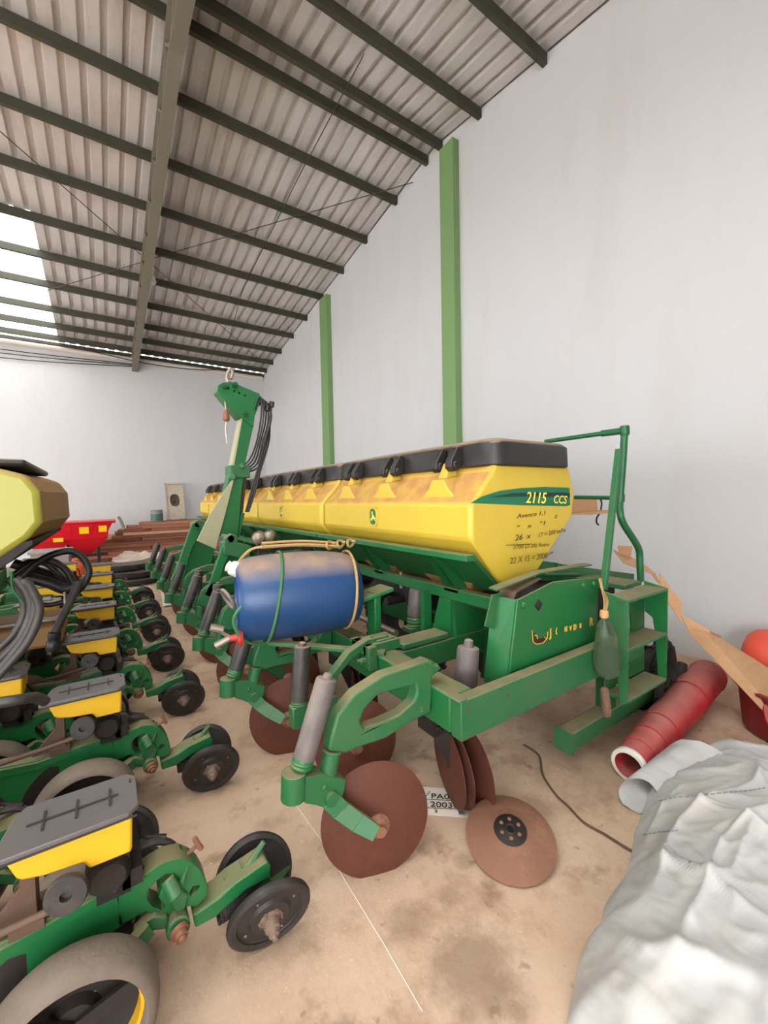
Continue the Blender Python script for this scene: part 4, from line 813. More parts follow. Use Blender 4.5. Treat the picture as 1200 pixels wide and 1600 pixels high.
# black loops behind
for (pts, Y, r) in (([(30, 905), (60, 878), (90, 864), (115, 862), (133, 876), (139, 895), (130, 915), (118, 926)], 3.1, .020), ([(20, 900), (50, 880), (78, 876), (100, 888), (112, 905), (118, 922)], 3.2, .020), ([(28, 898), (55, 905), (80, 912), (100, 920), (118, 915)], 3.2, .032), ([(25, 905), (40, 880), (70, 880), (92, 897), (108, 918), (114, 935)], 3.3, .018), ([(30, 900), (45, 930), (70, 945), (100, 940)], 3.4, .016), ([(20, 880), (50, 890), (80, 900), (95, 915)], 3.35, .03)):
    hose([at_y(*p, Y) for p in pts], r, 'hose_black')
hose([at_y(122, 910, 3.05), at_y(112, 935, 3.0), at_y(97, 965, 2.95), at_y(85, 990, 2.9)], .021, 'hose', 'delivery_tube')
k = MB(); p = at_y(85, 988, 2.9); k.lathe([(.03, 0), (.034, .01), (.034, .05), (.027, .06), (.03, .07), (.03, .10)], p-V((.01, 0, .10)), (.12, 0, 1), 14); k.build('hose_clamp', 'hose_black', PL)
hose([at_y(0, 1098, 2.05), at_y(25, 1094, 2.05), at_y(55, 1090, 2.1), at_y(70, 1096, 2.15)], .020, 'hose')
hose([at_y(58, 962, 3.0), at_y(80, 966, 3.0), at_y(100, 955, 3.0), at_y(101, 925, 3.0)], .006, 'steel', 'breather_tube')
hose([at_y(18, 892, 2.5), at_y(20, 920, 2.5), at_y(35, 940, 2.5)], .006, 'green_dark', 'breather_tube')
MB().box(-.8, -.24, 3.0, 3.5, .68, .80).build('fan_housing', 'yellow_dusty', PL, bevel=.02)
MB().cyl((-.9, 3.1, .815), (-.26, 3.1, .815), .015, 8).build('cross_rod', 'steel', PL)

# ---------------------------------------------------------------- things on and around the drill
# blue drum lashed on top of the opener frame
BA, BC = V((.575, 2.34, .95)), V((1.26, 2.20, .945)); bd_ = BC-BA; Ld = bd_.length
BD = thing('blue_drum', tuple(BA-V((0, 0, .24))), 'dusty blue plastic drum lashed on its side to the seed drill', 'drum')
w = MB(); w.lathe([(.0, .035), (.15, .035), (.17, .005), (.185, .0), (.202, .01), (.218, .035), (.230, .085), (.240, Ld*.28), (.244, Ld*.5), (.240, Ld*.68), (.230, Ld*.82), (.213, Ld*.92), (.188, Ld*.975), (.15, Ld*.995), (0, Ld)], BA, bd_, 48, caps=False)
w.build('drum_body', 'blue', BD, ang=50)
ad = bd_.normalized(); up = V((0, 0, 1)); sd = ad.cross(up).normalized()
p = BA+up*.165-sd*-.02+ad*.02; k = MB(); k.lathe([(.042, 0), (.042, .03), (.036, .045), (.028, .05), (.03, .065), (.012, .07)], p-ad*.0, (ad*-1+V((0, 0, .5))), 12); k.build('bung_cap', 'white_plastic', BD)
k = MB(); p = BA+sd*.13-up*.17+ad*.02; k.lathe([(.045, -.005), (.05, .01), (.045, .02), (.02, .025), (.015, .07)], p, ad*-1, 14); dv = k.build('drain_valve', 'red_valve', BD); k = MB(); k.cyl(p-ad*.06, p-ad*.13-up*.03, .018, 10); k.cyl(p-ad*.05, p-ad*.11+up*.05, .010, 8); k.cyl(p-ad*.09+up*.05, p-ad*.15+up*.07, .02, 10); k.build('valve_body', 'steel', dv)
k = MB(); p = BA+sd*.10+up*.03-ad*.01; k.tube([p+(up*math.cos(i*math.tau/14)+sd*math.sin(i*math.tau/14))*.05+ad*(-.03*math.cos(i*math.tau/14+.6)-.03) for i in range(15)], .009, 8); k.build('bung_ring', 'can_grey', BD)
def hoop(f, r, t0, t1, lean=0.0):
    out = []
    for i in range(25):
        t = R(t0+(t1-t0)*i/24); rr = r+.008; out.append(BA+ad*(Ld*f+lean*math.cos(t))+(up*math.cos(t)+sd*math.sin(t))*rr)
    return out
RG = thing('green_rope', tuple(BA+V((.2, 0, -.24))), 'thin green rope wound twice around the blue drum', 'rope')
MB().tube(hoop(.28, .243, -60, 215, .05), .008, 6).build('loop', 'rope_green', RG); MB().tube(hoop(.90, .222, -60, 215, .02), .008, 6).build('loop', 'rope_tan', RG)
pe = BA+sd*.06-up*.215+ad*.0; MB().tube(spline([BA+ad*.03+up*.02+sd*.20, BA+ad*-.02-up*.06+sd*.19, BA+ad*.02-up*.17+sd*.16, BA+ad*.1-up*.235+sd*.08, BA+ad*.22-up*.255+sd*.02], 5), .009, 6).build('tail', 'rope_green', RG)
RT = thing('tan_rope', tuple(BA+V((.4, 0, .26))), 'knotted tan rope stretched along the top of the blue drum', 'rope')
q0, q1 = BA+ad*(Ld*.22)+up*.285, BA+ad*(Ld*.86)+up*.262
for dz, dy in ((0, 0), (.018, .02), (-.008, .035)): MB().tube(spline([q0+V((0, dy, dz)), q0.lerp(q1, .5)+V((0, dy, dz+.012)), q1+V((0, dy, dz))], 6), .008, 6).build('strand', 'rope_tan', RT)
k = MB()
for j in range(3): k.tube([q1+V((-.06+.07*j, .01, .01))+V((math.cos(i*.5)*.03, math.sin(i*.7)*.02, math.sin(i*.5)*.022)) for i in range(15)], .008, 6)
k.build('knot', 'rope_tan', RT)
MB().tube(spline([q0+V((0, 0, 0)), q0+V((-.06, .05, -.02)), q0+V((-.12, .1, -.1)), q0+V((-.13, .12, -.16))], 5), .008, 6).build('end', 'rope_tan', RT)

# bottle and cob hanging by the ladder
Yb = 1.14
BT = thing('plastic_bottle', tuple(at_y(948, 1045, Yb)), 'crumpled green plastic bottle hung upside down beside the ladder', 'bottle')
a, c = at_y(944, 962, Yb), at_y(951, 1056, Yb)
b = MB(); n = 18; prof = [(.016, 0), (.022, .06), (.044, .16), (.062, .32), (.068, .5), (.071, .68), (.076, .85), (.066, .95), (.05, .99), (.016, .96)]; L_ = (c-a).length; d = (c-a).normalized(); e1 = d.cross(V((0, 1, 0))).normalized(); e2 = d.cross(e1)
for r_, h in prof:
    for i in range(n):
        t = i*math.tau/n; p = a+d*h*L_; rr = r_*(1+.22*noise.noise((math.cos(t)*1.6, math.sin(t)*1.6, h*4))); b.v.append(p+e1*math.cos(t)*rr+e2*math.sin(t)*rr*.8)
b.f = [(i*n+k, i*n+(k+1) % n, (i+1)*n+(k+1) % n, (i+1)*n+k) for i in range(len(prof)-1) for k in range(n)]+[tuple(range(n)), tuple(reversed(range((len(prof)-1)*n, len(prof)*n)))]; b.mi = [0]*len(b.f)
b.build('bottle_body', 'bottle', BT, ang=60)
MB().lathe([(.018, 0), (.022, .008), (.02, .035), (.014, .04)], a-V((0, 0, .01)), (0, 0, 1), 12).build('stopper', 'cork', BT)
for k_, dx in enumerate((-.006, .004, .012)): MB().tube(spline([at_y(944, 958, Yb)+V((dx, 0, 0)), at_y(946, 940, Yb)+V((dx*2, 0, 0)), at_y(941, 922, Yb)+V((dx*.5, 0, 0)), at_y(943, 905, Yb)+V((dx, .02, 0))], 4), .004, 5).build('cord', 'rope_tan', BT)
CB = thing('maize_cob', tuple(at_y(948, 1118, Yb)), 'dry brown maize cob dangling on a string below the bottle', 'cob')
b = MB(); a, c = at_y(944, 1074, Yb), at_y(949, 1119, Yb); L_ = (c-a).length
b.lathe([(.008, 0), (.020, .01), (.024, L_*.4), (.025, L_*.8), (.018, L_*.97), (.006, L_)], a, c-a, 12); b.build('cob', 'cob', CB)
MB().tube([at_y(945, 1056, Yb), at_y(944, 1076, Yb)], .003, 5).build('string', 'wire', CB)
# torn box jammed by the rail
tg = thing('cardboard_tray', tuple(at_y(920, 800, 1.75)), 'torn open cardboard tray stuck under the middle handrail', 'box')
b = MB(); q = lambda px, py, Y=1.75: at_y(px, py, Y)
b.hexa([q(893, 780), q(933, 776), q(934, 800), q(893, 804)], [p+V((0, .01, 0)) for p in (q(893, 780), q(933, 776), q(934, 800), q(893, 804))])
b.hexa([q(893, 804), q(934, 800), q(934, 797), q(893, 801)], [p+V((0, -.14, .0)) for p in (q(893, 804), q(934, 800), q(934, 797), q(893, 801))]); b.build('tray', 'card', tg)
b = MB(); b.tube(spline([q(936, 778), q(940, 785), q(938, 800), q(933, 808), q(932, 816), q(935, 820)], 4), .007, 6); b.build('strap', 'dark', tg)

# rusty disc, paper, cord, tarp on the floor
DC = thing('loose_disc', tuple(at_z(797, 1308)), 'rusty coulter disc tilted on the concrete in front of the drill', 'disc')
ctr = at_z(797, 1306, .062); w = MB(); DAX = V((-.19, -.19, 1)).normalized()
w.lathe([(.012, .034), (.014, .042), (.05, .042), (.055, .038), (.11, .024), (.16, .008), (.184, -.005), (.184, -.008), (.16, .004), (.11, .02), (.05, .034)], ctr, DAX, 56, caps=False); w.build('disc_plate', 'rust_floor', DC)
h = MB(); h.lathe([(.013, .043), (.02, .046), (.024, .043)], ctr, DAX, 16); h.lathe([(.052, .0425), (.068, .0355), (.060, .0365), (.05, .0428)], ctr, DAX, 24)
h.build('disc_boss', 'soot', DC)
for i in range(6): MB().lathe([(.008, .042), (.008, .0445), (.004, .0455)], ctr+Matrix.Rotation(i*1.047, 3, DAX) @ DAX.orthogonal().normalized()*.04, DAX, 8).build('rivet', 'rust_bolt', DC)
# printed label sheet
PP = thing('label_sheet', tuple(at_z(695, 1255)), 'white printed label sheet on the floor under the front blades', 'paper')
b = MB(); cs = [at_z(659, 1230), at_z(745, 1236), at_z(738, 1280), at_z(660, 1274)]; n = 9; g = []
for j in range(n):
    for i in range(n):
        u, v = i/(n-1), j/(n-1); p = (cs[0]*(1-u)+cs[1]*u)*(1-v)+(cs[3]*(1-u)+cs[2]*u)*v; g.append(p+V((0, 0, .003+.004*abs(noise.noise((u*3, v*3, 2))))))
b.add(g, [(j*n+i, j*n+i+1, (j+1)*n+i+1, (j+1)*n+i) for j in range(n-1) for i in range(n-1)]); b.build('sheet', 'paper', PP)
zz = .0085
uxp = (at_z(735, 1278)-at_z(661, 1273)); uyp = (at_z(660, 1236)-at_z(661, 1273)); uyp -= uxp.normalized()*uyp.dot(uxp.normalized())
for tx, p, s_ in (('PA0030', (673, 1247), .048), ('20030805', (672, 1260), .048), ('2', (679, 1269), .026), ('30', (716, 1272), .026)): lettering('print', tx, s_, at_z(*p, zz), uxp, uyp, 'ink', PP, 0, .0005, 1.15, .0003)
for a_, c_ in (((662, 1248.5), (730, 1252)), ((662, 1261.5), (735, 1265)), ((664, 1246), (672, 1236))): MB().bar(at_z(*a_, zz), at_z(*c_, zz), .003, .0005).build('rule', 'ink', PP)
cd = MB().tube([p+V((0, 0, .006)) for p in spline([at_z(818, 1165), at_z(842, 1182), at_z(848, 1212), at_z(868, 1243), at_z(888, 1262), at_z(912, 1287), at_z(945, 1306), at_z(985, 1331), at_z(1010, 1342)], 5)], .006, 6).build('floor_cord', 'brown')
tag(cd, 'thin dark cord lying in a bend across the concrete', 'cord')
# white woven tarp heaped in the corner
edge = [(885, 1606), (893, 1560), (903, 1515), (918, 1478), (938, 1450), (948, 1410), (976, 1372), (986, 1335), (992, 1300), (1004, 1270), (1012, 1240)]
pts0 = [at_z(*p) for p in edge]
far = [V((2.45, .96, 0)), V((2.9, .9, 0)), V((3.1, .55, 0)), V((3.0, .0, 0)), V((2.3, -.5, 0)), V((1.4, -.5, 0)), V((.95, -.1, 0)), V((.92, .35, 0))]
poly = pts0+far; ccx, ccy = 1.95, .22
def edge_r(th):
    best = None; d = V((math.cos(th), math.sin(th)))
    for i in range(len(poly)):
        a, c = poly[i], poly[(i+1) % len(poly)]; ax_, ay = a.x-ccx, a.y-ccy; ex, ey = c.x-a.x, c.y-a.y; den = d.x*ey-d.y*ex
        if abs(den) < 1e-9: continue
        t = (ax_*ey-ay*ex)/den; s_ = (ax_*d.y-ay*d.x)/den
        if t > 0 and 0 <= s_ <= 1: best = t if best is None else max(best, t)
    return best or .5
b = MB(); NT, NR = 320, 110; vs = []
for i in range(NT):
    th = i*math.tau/NT; er = edge_r(th)
    er *= 1+.012*noise.noise((math.cos(th)*9, math.sin(th)*9, 0))
    for j in range(1, NR+1):
        f = j/NR; x, y = ccx+math.cos(th)*er*f, ccy+math.sin(th)*er*f
        h = .28*(1-f**3.2)**.8*(1-.05*noise.noise((x*1.3, y*1.3, 5)))
        rid = 1-abs(noise.noise((x*2.2+y*1.0, y*3.2-x*1.5, 1.3))); rid2 = 1-abs(noise.noise((x*5.5-y*2, y*6+x*3, 4.1)))
        fade = min(1, (1-f)*7)
        wx, wy = x+.12*noise.noise((x*2, y*2, 9)), y+.12*noise.noise((x*2, y*2, 3))
        cr = max(0, 1-abs(noise.noise((wx*1.9+wy*1.2, wy*2.6-wx*1.1, 2.2)))*5); cr2 = max(0, 1-abs(noise.noise((wx*4.2-wy*2.1, wy*4.4+wx*2.2, 8.1)))*4.5); cr3 = max(0, 1-abs(noise.noise((wx*8+wy*4, wy*9-wx*3, 5.1)))*4)
        lf = 0
        for (ax_, ay_, bx_, by_, hh, ww) in ((2.4, .62, 1.45, .62, .03, .022), (2.35, .45, 1.25, .50, .026, .018), (2.2, .2, 1.2, .30, .03, .022), (2.1, .75, 1.65, .70, .02, .015), (1.7, .9, 1.5, .2, .016, .02), (2.0, .8, 1.9, .1, .02, .018)):
            ex, ey = bx_-ax_, by_-ay_; tt = max(0, min(1, ((wx-ax_)*ex+(wy-ay_)*ey)/(ex*ex+ey*ey))); dd = math.hypot(wx-ax_-ex*tt, wy-ay_-ey*tt); lf += hh*math.exp(-dd/ww)
        h += (.008*(rid**3-.4)+lf+.020*cr**1.6+.014*cr2**1.5+.005*cr3+.002*noise.noise((x*22, y*22, 7)))*(.2+.8*fade)
        vs.append(V((x, y, max(h, .004+.003*(1-f)))))
cen = len(vs); vs.append(V((ccx, ccy, .33)))
fs = [(i*NR+j, i*NR+j+1, ((i+1) % NT)*NR+j+1, ((i+1) % NT)*NR+j) for i in range(NT) for j in range(NR-1)]+[(cen, i*NR, ((i+1) % NT)*NR) for i in range(NT)]
b.add(vs, fs)
TP = thing('white_tarp', (1.9, .2, 0), 'large crumpled white woven tarp heaped on the floor', 'tarp')
tsh = b.build('sheet', 'tarp', TP, ang=180)
from mathutils.bvhtree import BVHTree
tree = BVHTree.FromPolygons([p.copy() for p in b.v], b.f)
def on_tarp(px, py):
    h = tree.ray_cast(V((0, 0, EYE)), ray(px, py)); return h[0]+V((0, 0, .002)) if h[0] else None
for line in ([(1030, 1252), (1060, 1246), (1100, 1243), (1140, 1238), (1170, 1236), (1198, 1231)], [(1005, 1305), (1035, 1300), (1062, 1298)]):
    for p_, q_ in zip(line[:-1], line[1:]):
        for k in range(4):
            a_ = on_tarp(p_[0]+(q_[0]-p_[0])*k/4, p_[1]+(q_[1]-p_[1])*k/4); c_ = on_tarp(p_[0]+(q_[0]-p_[0])*(k+.65)/4, p_[1]+(q_[1]-p_[1])*(k+.65)/4)
            if a_ and c_: MB().tube([a_, c_], .0022, 5).build('stitch', 'cord_blue', TP)
def tarp_z(x, y): 
    d = V((x-ccx, y-ccy, 0)); er = edge_r(math.atan2(d.y, d.x)); f = min(1, d.length/er); return .33*(1-f**2.2)**.8
# rolled flap with its open mouth
fl_ = MB(); A0, A1 = V((2.05, .93, .0)), V((2.45, .82, .03)); NS, NC = 14, 20; vs = []
for i in range(NS):
    t = i/(NS-1); c_ = A0.lerp(A1, t); rx, rz = .075+.05*t, .055+.045*t
    for j in range(NC):
        a = j*math.tau/NC; k_ = 1+.16*noise.noise((math.cos(a)*2, math.sin(a)*2, t*4)); vs.append(c_+V((-.3*math.cos(a)*rx, math.cos(a)*rx*1.0, rz+math.sin(a)*rz*k_+.006))+V((.05*math.sin(a)*(1-t), 0, 0)))
fl_.add(vs, [(i*NC+j, i*NC+(j+1) % NC, (i+1)*NC+(j+1) % NC, (i+1)*NC+j) for i in range(NS-1) for j in range(NC)]); fl_.build('flap', 'tarp', TP, ang=180)

# red delivery pipe, drum and sack by the wall
RP = thing('red_pipe', tuple(at_z(985, 1215)), 'dented red sheet metal pipe with a pale open mouth on the floor', 'pipe')
m0 = V((2.20, 1.045, .082)); pd = V((1.0, .075, .045)).normalized()
w = MB(); w.lathe([(.068, .02), (.074, 0), (.082, .0), (.084, .03), (.084, .17), (.078, .17), (.068, .16)], m0, pd, 36, caps=False); w.f += [(6*36+i, 6*36+(i+1) % 36, (i+1) % 36, i) for i in range(36)]; w.mi += [0]*36
w.build('mouth_ring', 'deep_red', RP)
w = MB(); w.lathe([(.066, -.004), (.084, -.004), (.087, .004), (.086, .025), (.0835, .03)], m0, pd, 36, caps=False); w.build('rim', 'white_plastic', RP)
for (h0, h1, r0, r1) in ((.13, .30, .087, .092), (.27, .46, .093, .098), (.43, .95, .100, .108), (.93, 1.38, .11, .11)):
    w = MB(); w.lathe([(r0-.006, h0), (r0, h0), (r0+.002, h0+.01), ((r0+r1)/2, (h0+h1)/2), (r1+.002, h1-.05), (r1+.005, h1-.045), (r1, h1-.04), (r1, h1)], m0+V((0, 0, (r0-.084)*.9)), pd, 36, caps=False); w.build('pipe_section', 'deep_red', RP)
RB = thing('red_tub', (3.42, .66, 0), 'dark red plastic tub standing under the cardboard by the wall', 'tub')
w = MB(); w.lathe([(.22, 0), (.245, .02), (.265, .22), (.27, .27), (.29, .275), (.29, .29), (.26, .29), (.25, .25), (.22, .035), (0, .03)], (3.42, .66, 0), (0, 0, 1), 40, caps=False); w.build('tub_wall', 'dark_red', RB)
w = MB(); w.tube(spline([(3.17, .74, .23), (3.08, .70, .17), (3.06, .62, .13), (3.12, .54, .18)], 5), .014, 8); w.build('tub_handle', 'deep_red', RB)
SK = thing('orange_canister', (4.05, 1.1, 0), 'rounded orange-red plastic canister lying on the floor against the wall', 'canister')
w = MB(); w.lathe([(.0, 0), (.10, .012), (.17, .04), (.21, .09), (.22, .16), (.22, .36), (.215, .46), (.17, .53), (.05, .55), (.04, .60), (0, .60)], (4.10, 1.10, .222), (.04, -1, 0), 40, caps=False); w.build('canister_body', 'red_orange', SK, ang=60)
# cardboard
CD = thing('cardboard_sheet', tuple(at_y(1120, 990, 1.0)), 'long folded cardboard sheet leaning from the ladder down over the red tub', 'cardboard')
def sh(quad, th=(0, .006, .003)):
    b = MB(); q = [V(p) for p in quad]; return b.hexa(q, [p+V(th) for p in q])
K = lambda px, py, Y: at_y(px, py, Y)
b = sh([K(1031, 896, 1.28), K(1067, 944, 1.18), K(1064, 972, 1.16), K(1034, 925, 1.26)]); b.build('upper_flap', 'card', CD)
b = sh([K(1064, 960, 1.17), K(1108, 984, 1.05), K(1112, 1002, 1.02), K(1076, 985, 1.13)]); b.build('torn_fold', 'card', CD)
b = sh([K(1075, 986, 1.13), K(1102, 988, 1.03), K(1220, 1120, .68), K(1220, 1140, .67)]); b.build('lower_panel', 'card', CD)
b = sh([K(1102, 988, 1.03), K(1132, 1000, 1.06), K(1220, 1056, .78), K(1220, 1121, .68)]); b.build('lower_fold', 'card', CD)
b = sh([K(1108, 985, 1.07), K(1127, 994, 1.07), K(1126, 1010, 1.07), K(1112, 1004, 1.07)]); b.build('torn_corner', 'card', CD)
CE = thing('cardboard_strip', tuple(K(1000, 880, 1.5)), 'torn cardboard strip curling behind the handrail post', 'cardboard')
b = MB(); cp = [K(958, 858, 1.55), K(975, 880, 1.5), K(1000, 888, 1.45), K(1018, 896, 1.4), K(1030, 912, 1.35)]; cq = [K(972, 866, 1.62), K(990, 872, 1.57), K(1010, 884, 1.5), K(1024, 895, 1.42), K(1032, 910, 1.37)]
for i in range(4): b.hexa([cp[i], cp[i+1], cq[i+1], cq[i]], [p+V((0, .004, -.004)) for p in (cp[i], cp[i+1], cq[i+1], cq[i])])
b.build('strip', 'card', CE); sh([K(966, 853, 1.55), K(988, 854, 1.55), K(986, 871, 1.55), K(968, 865, 1.55)]).build('torn_end', 'card', CE)
# greasy chain heap behind the ladder
CH = thing('chain_heap', (3.05, 1.35, 0), 'heap of greasy black roller chain behind the ladder', 'chain')
rs = random.Random(4); b = MB()
for s_ in range(9):
    p = V((2.92+rs.uniform(-.04, .28), 1.32+rs.uniform(-.1, .12), .05)); pts = []
    for i in range(16):
        t = i/15; pts.append(V((p.x+.10*math.sin(t*5+s_), p.y+.07*math.cos(t*4+s_*2), .05+(.50-.045*s_)*math.sin(t*math.pi)+.02*math.sin(t*20))))
    for i in range(len(pts)-1): b.bar(pts[i], pts[i+1]+(pts[i+1]-pts[i])*.3, .045 if i % 2 else .03, .02 if i % 2 else .05)
h_ = b.build('chain_links', 'dark', CH); h_['kind'] = 'stuff'
MB().tube([(3.1, 1.2, .05), (3.25, 1.22, .17), (3.33, 1.22, .29)], [.04, .045, .03], 10).build('hose_stub', 'dark', CH)

# ---------------------------------------------------------------- along the back wall
rs = random.Random(21)
PG = 'sawn boards piled against the back wall'
def board(x0, x1, y, z, w_, t_, rot, m_, n_=[0]):
    b = MB(); cx_ = (x0+x1)/2; l_ = (x1-x0)/2; d = V((math.cos(rot), math.sin(rot), 0)); e = V((-math.sin(rot), math.cos(rot), 0)); c_ = V((cx_, y, z))
    b.hexa([c_-d*l_-e*w_/2, c_-d*l_+e*w_/2, c_-d*l_+e*w_/2+V((0, 0, t_)), c_-d*l_-e*w_/2+V((0, 0, t_))], [c_+d*l_-e*w_/2, c_+d*l_+e*w_/2, c_+d*l_+e*w_/2+V((0, 0, t_)), c_+d*l_-e*w_/2+V((0, 0, t_))])
    o = b.build('board', m_); tag(o, 'sawn timber board in the long pile by the back wall', 'board', PG); return o
t_ = .075; z = 0.0; row = 0
while z < .96:
    xa = max(-.95+z*.75, -.75) if z < .5 else -.3+(z-.5)*2.6
    for col in range(4):
        y = 12.15+col*.25+(rs.uniform(-.09, .03) if col == 0 else rs.uniform(-.02, .02)); x0 = xa+rs.uniform(-.15, .25); x1 = 2.25+rs.uniform(-.25, .35)
        if row % 3 == 1 and col == 0: xm = rs.uniform(.5, 1.2); board(x0, xm, y, z, .19, t_-.008, rs.uniform(-.01, .01), rs.choice(['plank', 'plank_dark'])); board(xm+.03, x1, y, z, .19, t_-.008, rs.uniform(-.01, .01), rs.choice(['plank', 'plank_pale']))
        else: board(x0, x1, y, z, .2, t_-.008, rs.uniform(-.012, .012), rs.choice(['plank', 'plank', 'plank_pale', 'plank_dark']))
    z += t_; row += 1
PG = 'loose boards scattered in front of the pile'
def loose(x0, x1, y, z, w_, t__, rot, m_): 
    o = board(x0, x1, y, z, w_, t__, rot, m_); o['label'] = 'short loose board dropped on the floor before the pile'; o['group'] = 'loose boards on the floor'
    return o
for (x0, x1, y, z, rot, m_) in ((.3, 1.0, 11.8, .0, .05, 'plank_pale'), (.3, .95, 11.55, .0, -.06, 'plank_pale'), (1.15, 1.9, 11.3, 0, .02, 'plank'), (1.0, 1.9, 11.0, 0, -.1, 'plank_pale'), (1.2, 2.0, 11.62, .0, .02, 'plank_dark'), (.9, 1.7, 10.5, 0, .15, 'plank_pale'), (.8, 1.5, 9.9, 0, -.2, 'plank_pale'), (.3, .9, 10.3, 0, .1, 'plank_dark'), (-.9, -.1, 10.28, 0, .02, 'plank_pale'), (1.3, 2.1, 10.1, 0, .3, 'plank_pale')):
    loose(x0, x1, y, z, .16, .05, rot, m_)
SI = thing('stone_sink', (1.66, 12.85, .98), 'speckled stone sink slab standing upright against the back wall', 'sink')
q = lambda px, py, Y: at_y(px, py, Y)
y0, y1 = 12.72, 13.05
def ont(u, v): # slab coordinates: u across, v up
    return V((1.38+u*.46, y0+(y1-y0)*v, .975+v*1.02))
nrm = V((0, -(1.02), (y1-y0))).normalized()
b = MB(); ov = [(.5+.27*math.copysign(abs(math.cos(a))**.7, math.cos(a)), .53+.17*math.sin(a)) for a in [i*math.tau/18 for i in range(18)]]
b.prism([ont(0, 0), ont(1, 0), ont(1, 1), ont(0, 1)], nrm*.03, holes=[[ont(*p) for p in ov]])
for s_ in (((0, 0), (1, .03)), ((0, .96), (1, 1)), ((0, 0), (.06, 1)), ((.94, 0), (1, 1))):
    (u0, v0), (u1, v1) = s_; b.prism([ont(u0, v0)+nrm*.03, ont(u1, v0)+nrm*.03, ont(u1, v1)+nrm*.03, ont(u0, v1)+nrm*.03], nrm*.025)
b.build('slab', 'stone', SI); b = MB(); b.prism([ont(.2, .34)-nrm*.06, ont(.8, .34)-nrm*.06, ont(.8, .72)-nrm*.06, ont(.2, .72)-nrm*.06], nrm*-.01); b.build('basin', 'stone_dark', SI)
MB().lathe([(.03, 0), (.03, .012), (.018, .014)], ont(.5, .5)-nrm*.06, nrm, 14).build('drain', 'dark', SI)
PC = thing('paint_tin', (1.13, 12.3, .975), 'green labelled paint tin standing on the board pile', 'tin')
MB().lathe([(.14, 0), (.145, .01), (.14, .02), (.14, .28), (.145, .29), (.14, .30), (.12, .30), (.12, .29), (0, .29)], (1.10, 12.3, .977), (0, 0, 1), 24, caps=True).build('tin_body', 'tin_grey', PC); MB().lathe([(.142, .02), (.142, .2)], (1.10, 12.3, .977), (0, 0, 1), 24, caps=False).build('tin_label', 'tin_green', PC)
# red spreader
SP = thing('fertilizer_spreader', (-.6, 11.0, 0), 'bright red fertilizer spreader hopper with yellow stickers near the back wall', 'spreader')
def frus(y, x0, x1, d, z): return [(x0, y-d, z), (x1, y-d, z), (x1, y+d, z), (x0, y+d, z)]
b = MB(); b.hexa(frus(11.0, -1.45, -.05, .42, .74), frus(11.0, -1.45, .10, .52, 1.06)); b.hexa(frus(11.0, -1.47, .15, .54, 1.06), frus(11.0, -1.49, .17, .56, 1.11)); b.build('hopper', 'spreader_red', SP, bevel=.012)
for cx_ in (-.98, -.36): MB().hexa(frus(11.0, cx_-.06, cx_+.06, .08, .38), frus(11.0, cx_-.40, cx_+.38, .40, .745)).build('cone', 'spreader_red', SP, bevel=.012)
for x in (-1.02, -.62, -.26, .0): MB().bar((x, 10.585, .76), (x+.02, 10.485, 1.05), .03, .02).build('rib', 'spreader_red', SP)
for (x0, x1, z0, z1) in ((-.90, -.74, .72, .80), (-.47, -.31, .86, 1.0), (-.14, 0.0, .88, 1.01)):
    y_ = lambda zz_: 11.0-.42-(zz_-.74)/.32*.10-.006
    MB().hexa([(x0, y_(z0), z0), (x1, y_(z0), z0), (x1, y_(z0)+.004, z0), (x0, y_(z0)+.004, z0)], [(x0, y_(z1), z1), (x1, y_(z1), z1), (x1, y_(z1)+.004, z1), (x0, y_(z1)+.004, z1)]).build('sticker', 'sticker', SP)
lettering('number', '600', .10, (-.92, 10.50, .95), (1, 0, 0), (0, .05, .3), 'white_plastic', SP, 0, .002)
for x in (-1.2, -.68, -.16):
    MB().bar((x, 10.8, .0), (x, 10.8, .74), .05, .05, (0, 1, 0)).build('leg', 'dark', SP); MB().bar((x, 11.3, .0), (x, 11.3, .74), .05, .05, (0, 1, 0)).build('leg', 'dark', SP)
MB().box(-1.4, 0, 10.78, 10.82, .36, .41).build('frame_rail', 'dark', SP)
tl_ = MB(); tl_.tube(spline([(.36, 12.2, .79), (.33, 12.25, .93), (.28, 12.25, 1.08), (.24, 12.25, 1.13)], 4), .035, 8); tag(tl_.build('metal_elbow', 'tin_grey'), 'small grey metal elbow standing at the end of the board pile', 'pipe')
# rubber strips, cloth and odd boxes in the middle distance
for i, (dx, dy, z, rot, lb_) in enumerate(((0, 0, .01, 0, 'lowest'), (.06, .1, .14, .1, 'middle'), (-.06, .22, .27, -.08, 'topmost'))):
    b = MB(); n = 16; prof = [(-.5, 0), (-.5, .10), (.0, .12), (0, 0)]
    vs = []
    for k in range(n+1):
        a = R(195+150*k/n)+rot
        for rr, zz_ in ((.62, 0), (.64, .09), (.40, .12), (.34, .09), (.36, .0)): vs.append((.36+dx+math.cos(a)*rr*.95, 9.3+dy+math.sin(a)*rr*1.3, z+zz_))
    b.add(vs, [(k*5+j, k*5+(j+1) % 5, (k+1)*5+(j+1) % 5, (k+1)*5+j) for k in range(n) for j in range(5)]+[tuple(range(5)), tuple(reversed(range(n*5, n*5+5)))])
    tag(b.build('tire_half', 'rubber'), 'black rubber tire half, %s of the three stacked behind the planter' % lb_, 'tire', 'stacked tire halves')
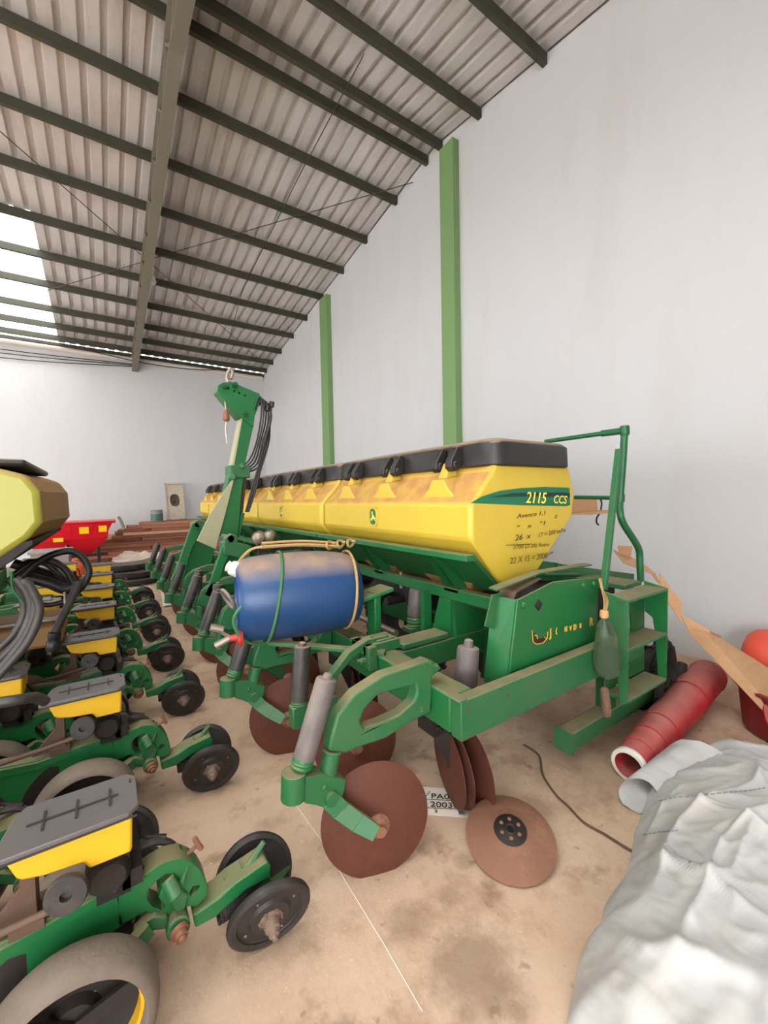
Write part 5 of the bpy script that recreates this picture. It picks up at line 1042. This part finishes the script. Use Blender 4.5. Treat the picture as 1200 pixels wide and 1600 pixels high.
def lump(name, c_, sx, sy, sz, m_, seed, lbl, cat, amp=.3):
    b = MB(); nu, nv = 28, 10; vs = []
    for j in range(nv+1):
        ph = math.pi/2*j/nv
        for i in range(nu):
            th = i*math.tau/nu; x, y, z_ = math.cos(th)*math.cos(ph), math.sin(th)*math.cos(ph), math.sin(ph); k = 1+amp*noise.noise((x*2.5+seed, y*2.5, z_*3))+amp*.4*noise.noise((x*7+seed, y*7, z_*7)); vs.append((c_[0]+x*sx*k, c_[1]+y*sy*k, c_[2]+max(0, z_*sz*k)))
    b.add(vs, [(j*nu+i, j*nu+(i+1) % nu, (j+1)*nu+(i+1) % nu, (j+1)*nu+i) for j in range(nv) for i in range(nu)]); o = b.build(name, m_, ang=80); tag(o, lbl, cat); return o
lump('crumpled_sack', (.62, 11.0, .05), .55, .35, .28, 'cloth_white', 3, 'pale crumpled sack lying before the board pile', 'sack', .4)
lump('torn_wrapper', (1.15, 11.5, .05), .28, .2, .20, 'plank_pale', 9, 'crumpled tan paper wrapper beside the pale sack', 'wrapper', .5)
b = MB(); g = []; n = 8
for j in range(n):
    for i in range(n): u, v = i/(n-1), j/(n-1); g.append((.62+u*.42+v*.1, 6.6+v*1.3-u*.3, .006+.05*abs(noise.noise((u*2, v*2, 3)))))
b.add(g, [(j*n+i, j*n+i+1, (j+1)*n+i+1, (j+1)*n+i) for j in range(n-1) for i in range(n-1)]); tag(b.build('plastic_sheet', 'paper', ang=60), 'white plastic sheet on the floor between the two machines', 'sheet')
GB = thing('grey_crate', (-.95, 9.6, 0), 'grey plastic crate standing behind the planter hoses', 'crate')
b = MB(); b.hexa(frus(9.75, -1.1, -.62, .25, 0), frus(9.75, -1.14, -.58, .28, .62)); b.build('crate_body', 'grey_box', GB, bevel=.015); MB().box(-1.17, -.55, 9.44, 10.06, .60, .65).build('crate_rim', 'grey_box', GB, bevel=.01)
OB = thing('orange_jug', (-.42, 9.0, 0), 'small orange plastic jug between the crate and the planter', 'jug')
MB().lathe([(.13, 0), (.14, .02), (.14, .34), (.10, .42), (.04, .45), (.04, .50), (0, .50)], (-.50, 9.2, 0), (0, 0, 1), 20).build('jug_body', 'orange', OB); MB().tube(spline([(-.50, 9.1, .42), (-.50, 9.04, .40), (-.50, 9.04, .28), (-.50, 9.07, .25)], 4), .018, 8).build('jug_handle', 'orange', OB)
